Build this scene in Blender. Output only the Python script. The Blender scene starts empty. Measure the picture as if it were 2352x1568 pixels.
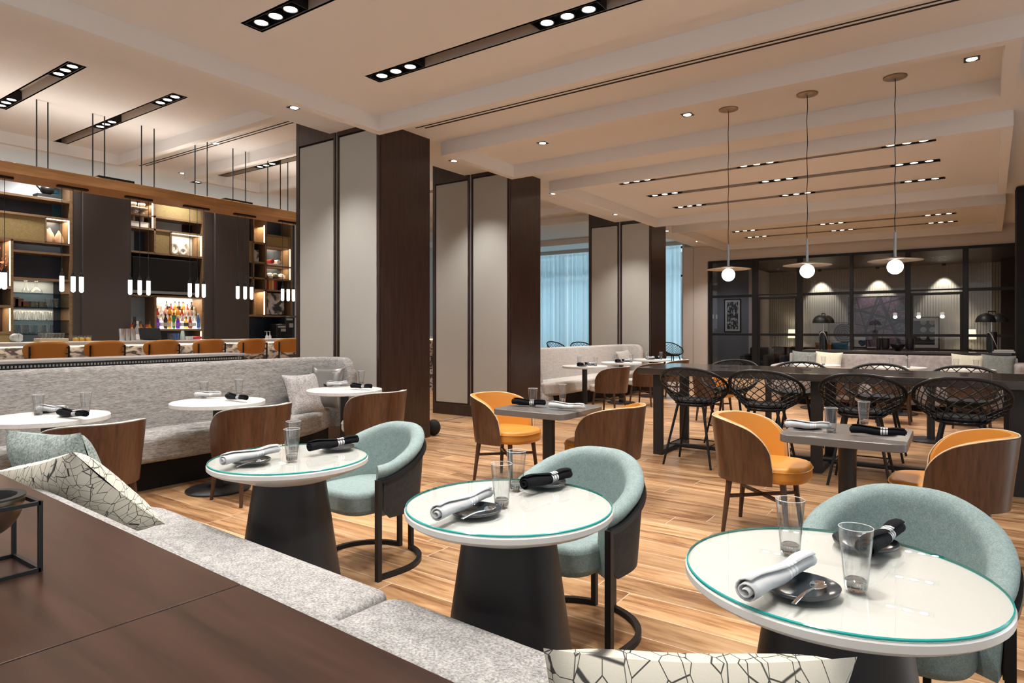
import bpy, math, random
from mathutils import Vector, Matrix
random.seed(7)
PI=math.pi; R=math.radians
sc=bpy.context.scene; C=sc.collection
# ---------------------------------------------------------------- camera, world, exposure
F=1470.6; CX=1176.0; CY=755.0; CAMH=1.335; YAW=R(34.85)
cam_d=bpy.data.cameras.new('camera'); cam=bpy.data.objects.new('camera',cam_d); C.objects.link(cam)
cam.location=(0,0,CAMH); cam.rotation_euler=(R(90),0,YAW)
cam_d.sensor_width=36; cam_d.lens=F/2352*36; cam_d.shift_y=-(784-CY)/2352; cam_d.clip_start=.02; cam_d.clip_end=200
sc.camera=cam
w=bpy.data.worlds.new('world'); sc.world=w; w.use_nodes=True
wn=w.node_tree.nodes; bgn=wn['Background']; bgn.inputs[1].default_value=1.0
_tc=wn.new('ShaderNodeTexCoord'); _sx=wn.new('ShaderNodeSeparateXYZ'); _mr=wn.new('ShaderNodeMapRange'); _mx=wn.new('ShaderNodeMix'); _mx.data_type='RGBA'
_l=w.node_tree.links.new; _l(_tc.outputs['Generated'],_sx.inputs[0]); _l(_sx.outputs[1],_mr.inputs[0]); _mr.inputs[1].default_value=.35; _mr.inputs[2].default_value=.75
_mx.inputs[6].default_value=(.62,.64,.67,1); _mx.inputs[7].default_value=(4.2,5.2,5.6,1); _l(_mr.outputs[0],_mx.inputs[0]); _l(_mx.outputs[2],bgn.inputs[0])   # daylight: bright sky on the window side, dim elsewhere
vs=sc.view_settings; vs.view_transform='Standard'; vs.look='None'; vs.gamma=1; vs.use_curve_mapping=False; vs.exposure=0.12
cy=sc.cycles; cy.use_denoising=True; cy.max_bounces=7; cy.diffuse_bounces=4; cy.glossy_bounces=4; cy.transmission_bounces=6
cy.transparent_max_bounces=14; cy.caustics_reflective=False; cy.caustics_refractive=False; cy.sample_clamp_indirect=4
cy.use_adaptive_sampling=True; cy.adaptive_threshold=.02
DOWN_W=170.0; TRACK_W=190.0; WARM=(1,.95,.90)
# ---------------------------------------------------------------- camera maths (turns a measured pixel into a point of the place)
_fw=(-math.sin(YAW),math.cos(YAW)); _rt=(math.cos(YAW),math.sin(YAW))
def ray(x,y):
    u=(x-CX)/F; return (_fw[0]+_rt[0]*u,_fw[1]+_rt[1]*u,(CY-y)/F)
def onZ(x,y,z):
    d=ray(x,y); t=(z-CAMH)/d[2]; return Vector((d[0]*t,d[1]*t,z))
def onX(x,y,X):
    d=ray(x,y); t=X/d[0]; return Vector((X,d[1]*t,CAMH+d[2]*t))
def onY(x,y,Y):
    d=ray(x,y); t=Y/d[1]; return Vector((d[0]*t,Y,CAMH+d[2]*t))
# ---------------------------------------------------------------- mesh helpers
class M:
    def __init__(s): s.v=[]; s.f=[]; s.m=[]; s.k=0
    def add(s,vs_,fs):
        o=len(s.v); s.v+= [tuple(p) for p in vs_]
        for f in fs: s.f.append([i+o for i in f]); s.m.append(s.k)
        return s
    def mat(s,k): s.k=k; return s
    def box(s,x0,y0,z0,x1,y1,z1):
        x0,x1=min(x0,x1),max(x0,x1); y0,y1=min(y0,y1),max(y0,y1); z0,z1=min(z0,z1),max(z0,z1)
        return s.add([(x0,y0,z0),(x1,y0,z0),(x1,y1,z0),(x0,y1,z0),(x0,y0,z1),(x1,y0,z1),(x1,y1,z1),(x0,y1,z1)],
              [(0,3,2,1),(4,5,6,7),(0,1,5,4),(1,2,6,5),(2,3,7,6),(3,0,4,7)])
    def loft(s,rings,closed=True,c0=True,c1=True,loop=False):
        n=len(rings[0]); vs_=[p for r in rings for p in r]; fs=[]; m=len(rings)
        for i in range(m if loop else m-1):
            a=i*n; b=((i+1)%m)*n
            for j in range(n if closed else n-1):
                k=(j+1)%n; fs.append((a+j,a+k,b+k,b+j))
        if closed and not loop:
            if c0: fs.append(tuple(range(n-1,-1,-1)))
            if c1: fs.append(tuple((m-1)*n+j for j in range(n)))
        return s.add(vs_,fs)
    def tube(s,pts,r,n=8,closed=False,sq=False,r1=None):
        pts=[Vector(p) for p in pts]; m=len(pts); rings=[]; up=None
        for i,p in enumerate(pts):
            if closed: t=(pts[(i+1)%m]-pts[i-1]).normalized()
            else: t=(pts[min(i+1,m-1)]-pts[max(i-1,0)]).normalized()
            if up is None:
                a=Vector((0,0,1)) if abs(t.z)<.9 else Vector((1,0,0)); up=(a-t*a.dot(t)).normalized()
            else: up=(up-t*up.dot(t)).normalized()
            sd=t.cross(up); rr=r if r1 is None else r+(r1-r)*i/max(1,m-1)
            if sq: rings.append([p+up*(a_*rr)+sd*(b_*rr) for a_,b_ in ((1,1),(1,-1),(-1,-1),(-1,1))])
            else: rings.append([p+up*(math.cos(2*PI*k/n)*rr)+sd*(math.sin(2*PI*k/n)*rr) for k in range(n)])
        return s.loft(rings,True,not closed,not closed,closed)
    def lathe(s,prof,n=32,cx=0,cy_=0,cz=0,caps=True):
        rings=[[(cx+r*math.cos(2*PI*k/n),cy_+r*math.sin(2*PI*k/n),cz+z) for k in range(n)] for r,z in prof]
        return s.loft(rings,True,caps and prof[0][0]>1e-5,caps and prof[-1][0]>1e-5)
    def prism(s,poly,z0,z1):
        n=len(poly)
        return s.add([(x,y,z0) for x,y in poly]+[(x,y,z1) for x,y in poly],
            [tuple(range(n-1,-1,-1)),tuple(range(n,2*n))]+[(i,(i+1)%n,n+(i+1)%n,n+i) for i in range(n)])
    def xf(s,mtx): s.v=[tuple(mtx@Vector(p)) for p in s.v]; return s
    def build(s,name,mats,parent=None,ang=35,bevel=0,seg=2,loc=None,rz=None,solid=0,sub=0):
        me=bpy.data.meshes.new(name); me.from_pydata(s.v,[],s.f); 
        for m in (mats if isinstance(mats,(list,tuple)) else [mats]): me.materials.append(m)
        me.polygons.foreach_set('material_index',s.m); me.polygons.foreach_set('use_smooth',[True]*len(s.f)); me.update()
        try: me.set_sharp_from_angle(angle=R(ang))
        except Exception: pass
        o=bpy.data.objects.new(name,me); C.objects.link(o)
        if parent: o.parent=parent
        if loc is not None: o.location=loc
        if rz is not None: o.rotation_euler=(0,0,rz)
        if solid: d=o.modifiers.new('s','SOLIDIFY'); d.thickness=solid; d.offset=0
        if bevel: b=o.modifiers.new('b','BEVEL'); b.width=bevel; b.segments=seg; b.limit_method='ANGLE'; b.harden_normals=False
        if sub: d=o.modifiers.new('u','SUBSURF'); d.levels=sub; d.render_levels=sub
        return o
def rrect(x0,y0,x1,y1,r,n=6):
    p=[]
    for cx,cy_,a in ((x1-r,y1-r,0),(x0+r,y1-r,90),(x0+r,y0+r,180),(x1-r,y0+r,270)):
        for k in range(n+1): t=R(a+90*k/n); p.append((cx+r*math.cos(t),cy_+r*math.sin(t)))
    return p
def tag(o,label=None,cat=None,group=None,kind=None):
    for k,v in (('label',label),('category',cat),('group',group),('kind',kind)):
        if v: o[k]=v
    return o
def thing(name,label,cat,loc=(0,0,0),rz=0,group=None,kind=None):
    o=bpy.data.objects.new(name,None); C.objects.link(o); o.location=loc; o.rotation_euler=(0,0,rz); o.empty_display_size=.1
    return tag(o,label,cat,group,kind)
KIDS={}
def dup(o,parent=None):
    c=o.copy(); C.objects.link(c)
    if parent: c.parent=parent
    if o.name not in KIDS: KIDS[o.name]=list(o.children)
    for ch in KIDS[o.name]: dup(ch,c)
    return c
class Proto:            # first use moves the model itself, later uses copy it with its parts
    def __init__(s,make): s.make=make; s.o=None
    def put(s,loc,rz,label,group=None,scale=None):
        if s.o is None: s.o=s.make(); o=s.o; bpy.context.view_layer.update()
        else: o=dup(s.o)
        o.location=loc; o.rotation_euler=(0,0,rz); o['label']=label
        if scale: o.scale=scale
        if group: o['group']=group
        return o
# ---------------------------------------------------------------- materials
MT={}
def mat(name,col,rough=.5,metal=0,spec=.5,emit=None,es=0,coat=0):
    m=bpy.data.materials.new(name); m.use_nodes=True; b=m.node_tree.nodes['Principled BSDF']
    b.inputs['Base Color'].default_value=(*col,1); b.inputs['Roughness'].default_value=rough; b.inputs['Metallic'].default_value=metal
    b.inputs['Specular IOR Level'].default_value=spec; b.inputs['Coat Weight'].default_value=coat; b.inputs['Coat Roughness'].default_value=.08
    if emit: b.inputs['Emission Color'].default_value=(*emit,1); b.inputs['Emission Strength'].default_value=es
    MT[name]=m; return m
def N(m,t,**k):
    n=m.node_tree.nodes.new(t)
    for a,v in k.items(): setattr(n,a,v)
    return n
def L(m,a,b): m.node_tree.links.new(a,b)
def coords(m,scale=(1,1,1),rot=(0,0,0)):
    tc=N(m,'ShaderNodeTexCoord'); mp=N(m,'ShaderNodeMapping'); mp.inputs['Scale'].default_value=scale; mp.inputs['Rotation'].default_value=rot
    L(m,tc.outputs['Object'],mp.inputs[0]); return mp.outputs[0]
def noise(m,vec,scale,detail=4,rough=.6,dist=0):
    n=N(m,'ShaderNodeTexNoise'); n.inputs['Scale'].default_value=scale; n.inputs['Detail'].default_value=detail
    n.inputs['Roughness'].default_value=rough; n.inputs['Distortion'].default_value=dist; L(m,vec,n.inputs['Vector']); return n.outputs[0]
def ramp(m,fac,stops,interp='LINEAR'):
    r=N(m,'ShaderNodeValToRGB'); r.color_ramp.interpolation=interp; e=r.color_ramp.elements
    while len(e)<len(stops): e.new(.5)
    for i,(p,c) in enumerate(stops): e[i].position=p; e[i].color=(*c,1)
    L(m,fac,r.inputs[0]); return r.outputs[0]
def mix(m,fac,a,b,mode='MIX'):
    x=N(m,'ShaderNodeMix',data_type='RGBA',blend_type=mode)
    for i,v in ((0,fac),(6,a),(7,b)):
        if hasattr(v,'is_linked'): L(m,v,x.inputs[i])
        elif i==0: x.inputs[0].default_value=v
        else: x.inputs[i].default_value=(*v,1)
    return x.outputs[2]
def math_(m,op,a,b=None,c=None):
    x=N(m,'ShaderNodeMath',operation=op)
    for i,v in enumerate((a,b,c)):
        if v is None: continue
        if hasattr(v,'is_linked'): L(m,v,x.inputs[i])
        else: x.inputs[i].default_value=v
    return x.outputs[0]
def setc(m,c): L(m,c,m.node_tree.nodes['Principled BSDF'].inputs['Base Color'])
def bump(m,h,st=.3,dist=.002):
    b=N(m,'ShaderNodeBump'); b.inputs['Strength'].default_value=st; b.inputs['Distance'].default_value=dist
    L(m,h,b.inputs['Height']); L(m,b.outputs[0],m.node_tree.nodes['Principled BSDF'].inputs['Normal'])
def fabric(name,c0,c1,scale=(1,1,1),s=60,b=.5,rough=.95,c2=None,rot=(0,0,0)):
    m=mat(name,c0,rough,spec=.15); v=coords(m,scale,rot); n=noise(m,v,s,6,.75); big=noise(m,v,s*.18,3)
    f=math_(m,'ADD',math_(m,'MULTIPLY',n,.8),math_(m,'MULTIPLY',big,.2))
    setc(m,ramp(m,f,[(.40,c0),(.60,c1)])); bump(m,n,b,.003); return m
def wood(name,c0,c1,axis=2,s=3,rough=.35,coat=0,stretch=14):
    m=mat(name,c0,rough,coat=coat); sc_=[stretch]*3; sc_[axis]=1
    v=coords(m,tuple(sc_)); n=noise(m,v,s,6,.65,.4); setc(m,ramp(m,n,[(.32,c0),(.68,c1)])); bump(m,n,.04,.001); return m
def thin_glass(name,tint=(1,1,1),rough=0,f0=1.5,strength=1.0):
    m=bpy.data.materials.new(name); m.use_nodes=True; nt=m.node_tree; nt.nodes.clear(); MT[name]=m
    out=N(m,'ShaderNodeOutputMaterial'); tr=N(m,'ShaderNodeBsdfTransparent'); gl=N(m,'ShaderNodeBsdfGlossy'); mx=N(m,'ShaderNodeMixShader')
    fr=N(m,'ShaderNodeFresnel'); gm=N(m,'ShaderNodeNewGeometry'); L(m,math_(m,'ADD',f0,math_(m,'MULTIPLY',gm.outputs['Backfacing'],1/f0-f0)),fr.inputs[0]); tr.inputs[0].default_value=(*tint,1); gl.inputs['Roughness'].default_value=rough
    f=math_(m,'MULTIPLY',fr.outputs[0],strength)
    L(m,f,mx.inputs[0]); L(m,tr.outputs[0],mx.inputs[1]); L(m,gl.outputs[0],mx.inputs[2]); L(m,mx.outputs[0],out.inputs[0]); return m
def emis(name,col,st): return mat(name,(.8,.8,.8),.5,emit=col,es=st)

m_ceil=mat('ceiling_paint',(.80,.785,.77),.9,spec=.1)
m_wall=mat('wall_paint',(.60,.55,.51),.85,spec=.15); bump(m_wall,noise(m_wall,coords(m_wall),6,3),.05)
m_ext=mat('plain_light_wall',(.66,.66,.66),.9,spec=.1)
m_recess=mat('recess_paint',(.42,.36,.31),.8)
m_black=mat('black_metal',(.008,.008,.009),.42,spec=.35)
m_blackm=mat('matte_black',(.01,.01,.01),.75,spec=.3)
m_cone=mat('charcoal_pedestal',(.022,.022,.024),.42,spec=.35)
m_lamp=emis('lamp_glow',(1,.93,.82),9)
m_globe=emis('opal_glow',(1,.95,.88),6)
m_tube=emis('frosted_tube_glow',(1,.97,.88),2.6)
m_led=emis('warm_led',(1,.78,.5),7)
m_ledw=emis('white_led_panel',(1,.95,.85),2.6)
m_brass=mat('bronze',(.25,.19,.13),.35,metal=1)
m_steel=mat('steel',(.6,.6,.6),.22,metal=1)
m_chrome=mat('polished_silver',(.85,.85,.86),.08,metal=1)
# floor planks
m_floor=mat('plank_tile',(.5,.3,.15),.30,spec=.4); v0=coords(m_floor)
sp0=N(m_floor,'ShaderNodeSeparateXYZ'); L(m_floor,v0,sp0.inputs[0]); row=math_(m_floor,'FLOOR',math_(m_floor,'DIVIDE',sp0.outputs[1],.2))
sh=math_(m_floor,'FRACT',math_(m_floor,'MULTIPLY',math_(m_floor,'SINE',math_(m_floor,'MULTIPLY',row,12.9898)),4373.5))
cv=N(m_floor,'ShaderNodeCombineXYZ'); L(m_floor,math_(m_floor,'ADD',sp0.outputs[0],math_(m_floor,'MULTIPLY',sh,1.2)),cv.inputs[0]); L(m_floor,sp0.outputs[1],cv.inputs[1]); v=cv.outputs[0]
br=N(m_floor,'ShaderNodeTexBrick'); br.offset=0; br.offset_frequency=2; br.squash=1; L(m_floor,v,br.inputs['Vector'])
for k,val in (('Scale',1.0),('Brick Width',1.2),('Row Height',.2),('Mortar Size',.0032),('Mortar Smooth',.1),('Bias',0)): br.inputs[k].default_value=val
br.inputs['Color1'].default_value=(0,0,0,1); br.inputs['Color2'].default_value=(1,1,1,1); br.inputs['Mortar'].default_value=(.5,.5,.5,1)
sx=N(m_floor,'ShaderNodeSeparateXYZ'); L(m_floor,v,sx.inputs[0]); cb=N(m_floor,'ShaderNodeCombineXYZ')
L(m_floor,math_(m_floor,'MULTIPLY',sx.outputs[0],.8),cb.inputs[0]); L(m_floor,math_(m_floor,'MULTIPLY',sx.outputs[1],8),cb.inputs[1])
L(m_floor,math_(m_floor,'MULTIPLY',br.outputs['Color'],37),cb.inputs[2])
g1=noise(m_floor,cb.outputs[0],1.3,4,.6,.9); g2=noise(m_floor,cb.outputs[0],6,5,.7,.4)
gg=math_(m_floor,'ADD',math_(m_floor,'MULTIPLY',g1,.72),math_(m_floor,'MULTIPLY',g2,.28))
base=ramp(m_floor,gg,[(.33,(.15,.065,.026)),(.43,(.36,.18,.080)),(.53,(.58,.34,.17)),(.68,(.72,.49,.29))])
var=math_(m_floor,'ADD',math_(m_floor,'MULTIPLY',br.outputs['Color'],.40),.64)
vc=N(m_floor,'ShaderNodeCombineColor'); [L(m_floor,var,vc.inputs[i]) for i in range(3)]
setc(m_floor,mix(m_floor,br.outputs['Fac'],mix(m_floor,1.0,base,vc.outputs[0],'MULTIPLY'),(.66,.50,.36)))
bump(m_floor,math_(m_floor,'SUBTRACT',1,br.outputs['Fac']),.2,.001)
m_colwood=wood('dark_stained_panel',(.018,.008,.006),(.045,.024,.018),2,2.2,.28)
m_ledge=wood('dark_walnut_top',(.022,.009,.006),(.050,.022,.014),0,1.4,.30); m_ledge.node_tree.nodes['Principled BSDF'].inputs['Specular IOR Level'].default_value=.28
m_divider=mat('divider_top',(.30,.28,.27),.35)
m_panel=mat('linen_wall_panel',(.43,.425,.395),.75,spec=.2); bump(m_panel,noise(m_panel,coords(m_panel),3,4),.08); 
m_oak=wood('oak_beam',(.27,.125,.035),(.44,.22,.08),1,2.0,.45)
m_shelf=wood('shelf_wood',(.13,.075,.035),(.22,.135,.07),1,2.5,.5)
m_walnut=wood('walnut_shell',(.045,.019,.009),(.115,.051,.024),2,3.0,.33,coat=.15)
m_leg=wood('walnut_leg',(.040,.018,.010),(.085,.040,.022),2,3,.4)
m_orange=mat('tan_leather',(.62,.27,.045),.38,spec=.45); bump(m_orange,noise(m_orange,coords(m_orange),260,3),.12,.0006)
m_orange2=mat('bar_leather',(.47,.19,.035),.38,spec=.4); bump(m_orange2,noise(m_orange2,coords(m_orange2),260,3),.12,.0006)
m_piping=mat('pale_piping',(.75,.62,.45),.5)
m_cream=mat('cream_vinyl',(.62,.60,.56),.5)
m_teal=fabric('teal_fabric',(.175,.24,.237),(.29,.365,.36),s=220,b=.35)
m_tealin=m_teal
m_char=fabric('charcoal_leatherette',(.030,.033,.035),(.042,.045,.048),s=30,b=.05,rough=.55)
m_banq=fabric('grey_streaked_fabric',(.16,.155,.15),(.44,.425,.41),(2.2,1.0,9),s=26,b=.4)
m_banq2=fabric('light_grey_streaked_fabric',(.36,.34,.32),(.56,.53,.50),(2.2,1.0,7),s=26,b=.3)
m_boucle=fabric('pale_boucle',(.19,.185,.18),(.50,.49,.48),s=130,b=1)
m_taupe=fabric('taupe_velvet',(.30,.265,.255),(.43,.39,.375),s=11,b=.1)
m_pgrey=fabric('melange_grey_cushion',(.26,.25,.25),(.55,.54,.53),s=70,b=.6)
m_pteal=fabric('grey_green_tweed',(.14,.19,.18),(.46,.52,.49),s=110,b=1)
m_psage=fabric('sage_cushion',(.17,.185,.17),(.27,.285,.265),s=50,b=.4)
m_pcream=fabric('cream_cushion',(.62,.59,.46),(.72,.69,.56),s=50,b=.4)
m_pcharc=mat('satin_charcoal_cushion',(.16,.155,.15),.3,spec=.5,metal=.3)
m_pline=mat('cream_line_pattern',(.62,.58,.47),.9,spec=.1)
vo=N(m_pline,'ShaderNodeTexVoronoi',feature='DISTANCE_TO_EDGE'); vo.inputs['Scale'].default_value=30; L(m_pline,coords(m_pline,(1,.15,1)),vo.inputs['Vector'])
vo2=N(m_pline,'ShaderNodeTexVoronoi',feature='DISTANCE_TO_EDGE'); vo2.inputs['Scale'].default_value=14; L(m_pline,coords(m_pline,(1.1,.15,.8),(0,.6,0)),vo2.inputs['Vector'])
ln=math_(m_pline,'MINIMUM',vo.outputs[0],math_(m_pline,'ADD',vo2.outputs[0],.008))
setc(m_pline,ramp(m_pline,ln,[(.014,(.06,.06,.055)),(.022,(.62,.59,.50))])); bump(m_pline,noise(m_pline,coords(m_pline),300,2),.2,.001)
m_white=mat('white_lacquer',(.72,.70,.67),.3,spec=.4)
m_gtop=thin_glass('table_glass',(.96,.985,.975),f0=1.5,strength=1.1)
m_gedge=mat('green_glass_edge',(.02,.34,.32),.12,spec=.6,emit=(.0,.35,.33),es=0)
m_marb=mat('white_quartz',(.66,.65,.63),.35); nz=noise(m_marb,coords(m_marb),9,8,.75,1.5); setc(m_marb,ramp(m_marb,nz,[(.36,(.45,.42,.38)),(.44,(.68,.67,.645)),(.7,(.74,.735,.72))]))
m_grey=mat('grey_composite',(.15,.135,.125),.28,spec=.5)
m_comm=wood('grey_brown_top',(.030,.024,.022),(.058,.046,.040),0,2,.2,coat=.35)
m_plate=mat('slate_glaze',(.028,.036,.044),.18,spec=.6)
m_prim=mat('plate_rim',(.05,.04,.035),.3)
m_glass=thin_glass('tumbler_glass',(.975,.98,.98),f0=1.45,strength=1.9)
m_gbase=bpy.data.materials.new('tumbler_base'); m_gbase.use_nodes=True; bb=m_gbase.node_tree.nodes['Principled BSDF']
bb.inputs['Transmission Weight'].default_value=1; bb.inputs['Roughness'].default_value=.02; bb.inputs['IOR'].default_value=1.45
m_pane=thin_glass('partition_glass',(.90,.90,.90),f0=1.5,strength=.9)
m_shelfglass=thin_glass('smoked_shelf_glass',(.45,.55,.60),f0=1.5)
def napkin(name,base,stripe,lo):
    m=mat(name,base,.9,spec=.1); tc=N(m,'ShaderNodeTexCoord'); s_=N(m,'ShaderNodeSeparateXYZ'); L(m,tc.outputs['Object'],s_.inputs[0])
    x=math_(m,'SUBTRACT',s_.outputs[0],.018); f=None
    for c,h in ((0,.004),(.013,.0055),(.026,.004)):
        d=math_(m,'LESS_THAN',math_(m,'ABSOLUTE',math_(m,'SUBTRACT',x,c)),h); f=d if f is None else math_(m,'MAXIMUM',f,d)
    if lo: f=math_(m,'MULTIPLY',f,lo)
    n=noise(m,tc.outputs['Object'],18,3); b2=mix(m,n,base,tuple(c*.86 for c in base)); setc(m,mix(m,f,b2,stripe))
    bump(m,noise(m,coords(m,(1,1,1)),26,3,.5),.55,.006); return m
m_nw=napkin('white_napkin_cloth',(.60,.61,.62),(.82,.83,.84),.9); m_nb=napkin('black_napkin_cloth',(.010,.010,.012),(.62,.62,.62),0)
m_veined=mat('veined_marble',(.5,.5,.5),.25); vv=coords(m_veined,(1,1,2.2)); wv=N(m_veined,'ShaderNodeTexWave',wave_type='BANDS'); L(m_veined,vv,wv.inputs['Vector'])
wv.inputs['Scale'].default_value=2.4; wv.inputs['Distortion'].default_value=16; wv.inputs['Detail'].default_value=5; wv.inputs['Detail Scale'].default_value=1.4
setc(m_veined,ramp(m_veined,wv.outputs['Color'],[(.05,(.07,.065,.068)),(.35,(.26,.25,.255)),(.9,(.52,.50,.49))]))
m_blkmarb=mat('black_marble',(.008,.008,.009),.12); wv=N(m_blkmarb,'ShaderNodeTexWave'); L(m_blkmarb,coords(m_blkmarb,(1,1,.8),(0.5,.6,0)),wv.inputs['Vector'])
wv.inputs['Scale'].default_value=2.2; wv.inputs['Distortion'].default_value=3; setc(m_blkmarb,ramp(m_blkmarb,wv.outputs['Color'],[(.985,(.008,.008,.009)),(.995,(.6,.6,.58))]))
m_gold=fabric('woven_gold_panel',(.20,.145,.06),(.29,.215,.10),s=120,b=.2)
m_goldl=m_gold
m_pale=mat('painted_window_light',(.72,.80,.88),.5)  # pale colour stands in for lit wall and window behind open cells
m_navy=mat('navy_back',(.035,.045,.065),.25)
m_tealb=mat('teal_side',(.02,.11,.16),.4)
m_slate=mat('slate_back',(.36,.43,.50),.3)
m_screen=mat('screen',(.006,.007,.008),.25)
m_alu=mat('brushed_bezel',(.35,.36,.37),.35,metal=.8)
m_counter=mat('counter_stone',(.46,.43,.40),.3)
m_steps=mat('nickel_sheet',(.30,.28,.26),.3,metal=.9)
m_shade=emis('lit_linen_shade',(1,.86,.62),1.3)
m_curt=bpy.data.materials.new('sheer_blue_curtain'); m_curt.use_nodes=True
nt=m_curt.node_tree; bs=nt.nodes['Principled BSDF']; bs.inputs['Base Color'].default_value=(.62,.78,.84,1); bs.inputs['Roughness'].default_value=.9
tl=N(m_curt,'ShaderNodeBsdfTranslucent'); tl.inputs[0].default_value=(.75,.92,1,1); tp=N(m_curt,'ShaderNodeBsdfTransparent'); tp.inputs[0].default_value=(.62,.86,.95,1)
a1=N(m_curt,'ShaderNodeMixShader'); a2=N(m_curt,'ShaderNodeMixShader'); a1.inputs[0].default_value=.55; a2.inputs[0].default_value=.22
L(m_curt,bs.outputs[0],a1.inputs[1]); L(m_curt,tl.outputs[0],a1.inputs[2]); L(m_curt,a1.outputs[0],a2.inputs[1]); L(m_curt,tp.outputs[0],a2.inputs[2])
L(m_curt,a2.outputs[0],nt.nodes['Material Output'].inputs[0])
#PART2
# ================================================================ LARGE STRUCTURE
ZC=3.68; ZL=3.51; ZB=4.20; ZBL=4.03
def struct(name,label,mm,material,**k): return tag(mm.build(name,material,**k),label,None,None,'structure')
def holed(x0,x1,y0,y1,z,holes,up=.3):
    xs=sorted({x0,x1,*[h[0] for h in holes],*[h[1] for h in holes]}); ys=sorted({y0,y1,*[h[2] for h in holes],*[h[3] for h in holes]})
    m=M()
    for i in range(len(xs)-1):
        for j in range(len(ys)-1):
            a,b=(xs[i]+xs[i+1])/2,(ys[j]+ys[j+1])/2
            if any(h[0]<a<h[1] and h[2]<b<h[3] for h in holes): continue
            m.add([(xs[i],ys[j],z),(xs[i+1],ys[j],z),(xs[i+1],ys[j+1],z),(xs[i],ys[j+1],z)],[(0,3,2,1)])
    m.box(x0,y0,z+up,x1,y1,z+up+.05)
    return m
floor=struct('floor','wood look plank tile floor running through the whole restaurant',M().box(-16,-4,-.1,4,23.2,0),m_floor)
TW=.075
main_rows=[(-.2,[-4.5,-2.68,-.86],.9),(1.45,[-4.5,-2.68,-.86],.9),(2.935,[-4.5,-2.68,-.86],.9),(4.19,[-4.5,-2.70,-.86],.9),(9.5,[-4.49,-2.65,-.82],0),(10.7,[-4.49,-2.63,-.8],0),(12.0,[-4.5,-2.60,-.76],0),(15.8,[-4.48,-2.6,-.62],0),(17.0,[-4.5,-2.55,-.60],0)]  # first two rows are out of view, added for their light
bar_rows=[(3.0,[-10.2,-8.42],0),(4.12,[-12.1,-10.1,-8.42],0),(6.76,[-12.3,-10.26,-8.42],0),(10.0,[-12.3,-10.2,-8.4],0)]
def rowhole(y,xs,ext): return (xs[0],xs[-1]+.58+ext,y-TW,y+TW)
mh=[rowhole(*r) for r in main_rows]; bh=[rowhole(*r) for r in bar_rows]
struct('ceiling','pale beige plaster ceiling over the dining tables',holed(-6.2,4,-4,18,ZC,mh),m_ceil)
struct('ceiling','higher pale ceiling over the bar and the window side',holed(-16,-6.2,-4,23.2,ZB,bh),m_ceil)
struct('ceiling','step between the lower dining ceiling and the higher bar ceiling',M().box(-6.2,-4,ZC+.001,-6.14,23,ZB),m_ceil)
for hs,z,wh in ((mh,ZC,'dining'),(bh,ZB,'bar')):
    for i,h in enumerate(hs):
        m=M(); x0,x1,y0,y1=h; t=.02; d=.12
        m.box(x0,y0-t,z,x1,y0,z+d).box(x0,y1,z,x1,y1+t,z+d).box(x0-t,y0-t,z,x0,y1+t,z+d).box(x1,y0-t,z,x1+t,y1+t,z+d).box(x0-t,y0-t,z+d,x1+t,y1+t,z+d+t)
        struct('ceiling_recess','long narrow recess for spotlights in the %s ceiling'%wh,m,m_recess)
def frame_lip(x0,x1,y0,y1,zl,zc,skew=0,label=''):
    m=M(); t=.105; s=skew
    def quad(poly): m.prism(poly,zl,zc+.002)
    o=[(x0,y0),(x1,y0),(x1+s,y1),(x0,y1)]; i=[(x0+t,y0+t),(x1-t,y0+t),(x1+s-t,y1-t),(x0+t,y1-t)]
    for k in range(4): quad([o[k],o[(k+1)%4],i[(k+1)%4],i[k]])
    struct('ceiling_frame_trim',label,m,m_ceil)
frame_lip(-5.33,.36,-3.5,5.05,ZL,ZC,0,'large dropped ceiling frame over the round tables')
frame_lip(-5.33,.404,6.09,7.65,ZL,ZC,.03,'narrow dropped ceiling frame over the communal table')
frame_lip(-5.33,.49,8.69,13.02,ZL,ZC,.14,'dropped ceiling frame with three rows of spotlights')
frame_lip(-5.33,.68,14.0,17.95,ZL,ZC,.13,'dropped ceiling frame nearest the glass partition')
frame_lip(-11.45,-6.6,-3,5.05,ZBL,ZB,0,'dropped ceiling frame over the bar stools')
frame_lip(-11.45,-6.6,6.09,7.65,ZBL,ZB,0,'narrow dropped frame in the bar ceiling')
frame_lip(-11.45,-6.6,8.69,13.0,ZBL,ZB,0,'dropped frame in the ceiling past the bar')
frame_lip(-14.4,-6.6,14.2,17.9,ZBL,ZB,0,'dropped ceiling frame near the curtained window')
# walls
wl=M().box(-6.51,18,0,-5.80,18.12,ZC).box(-5.80,18,3.235,4,18.12,ZC).box(1.10,18,0,4,18.12,3.235)
struct('wall_back','taupe plaster wall around the black glazed partition',wl,m_wall)
struct('trim_1','thin vertical joint in the taupe wall left of the partition',M().box(-6.215,17.99,0,-6.195,18.0,ZC),m_recess)
struct('wall_return','wall running back beside the curtained window',M().box(-6.58,18.12,0,-6.51,23,ZB),m_wall)
struct('wall_left','pale wall behind the bar shelving',M().box(-14.6,-4,0,-14.5,20.3,ZB),m_ext)
struct('wall_window_head','plaster band above the sheer curtains',M().box(-16,20.3,4.08,-6.58,20.42,ZB),m_wall)
struct('wall_right','plain taupe wall along the right side of the dining room',M().box(3.88,8.0,0,4.0,18,ZC),m_wall)
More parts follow.
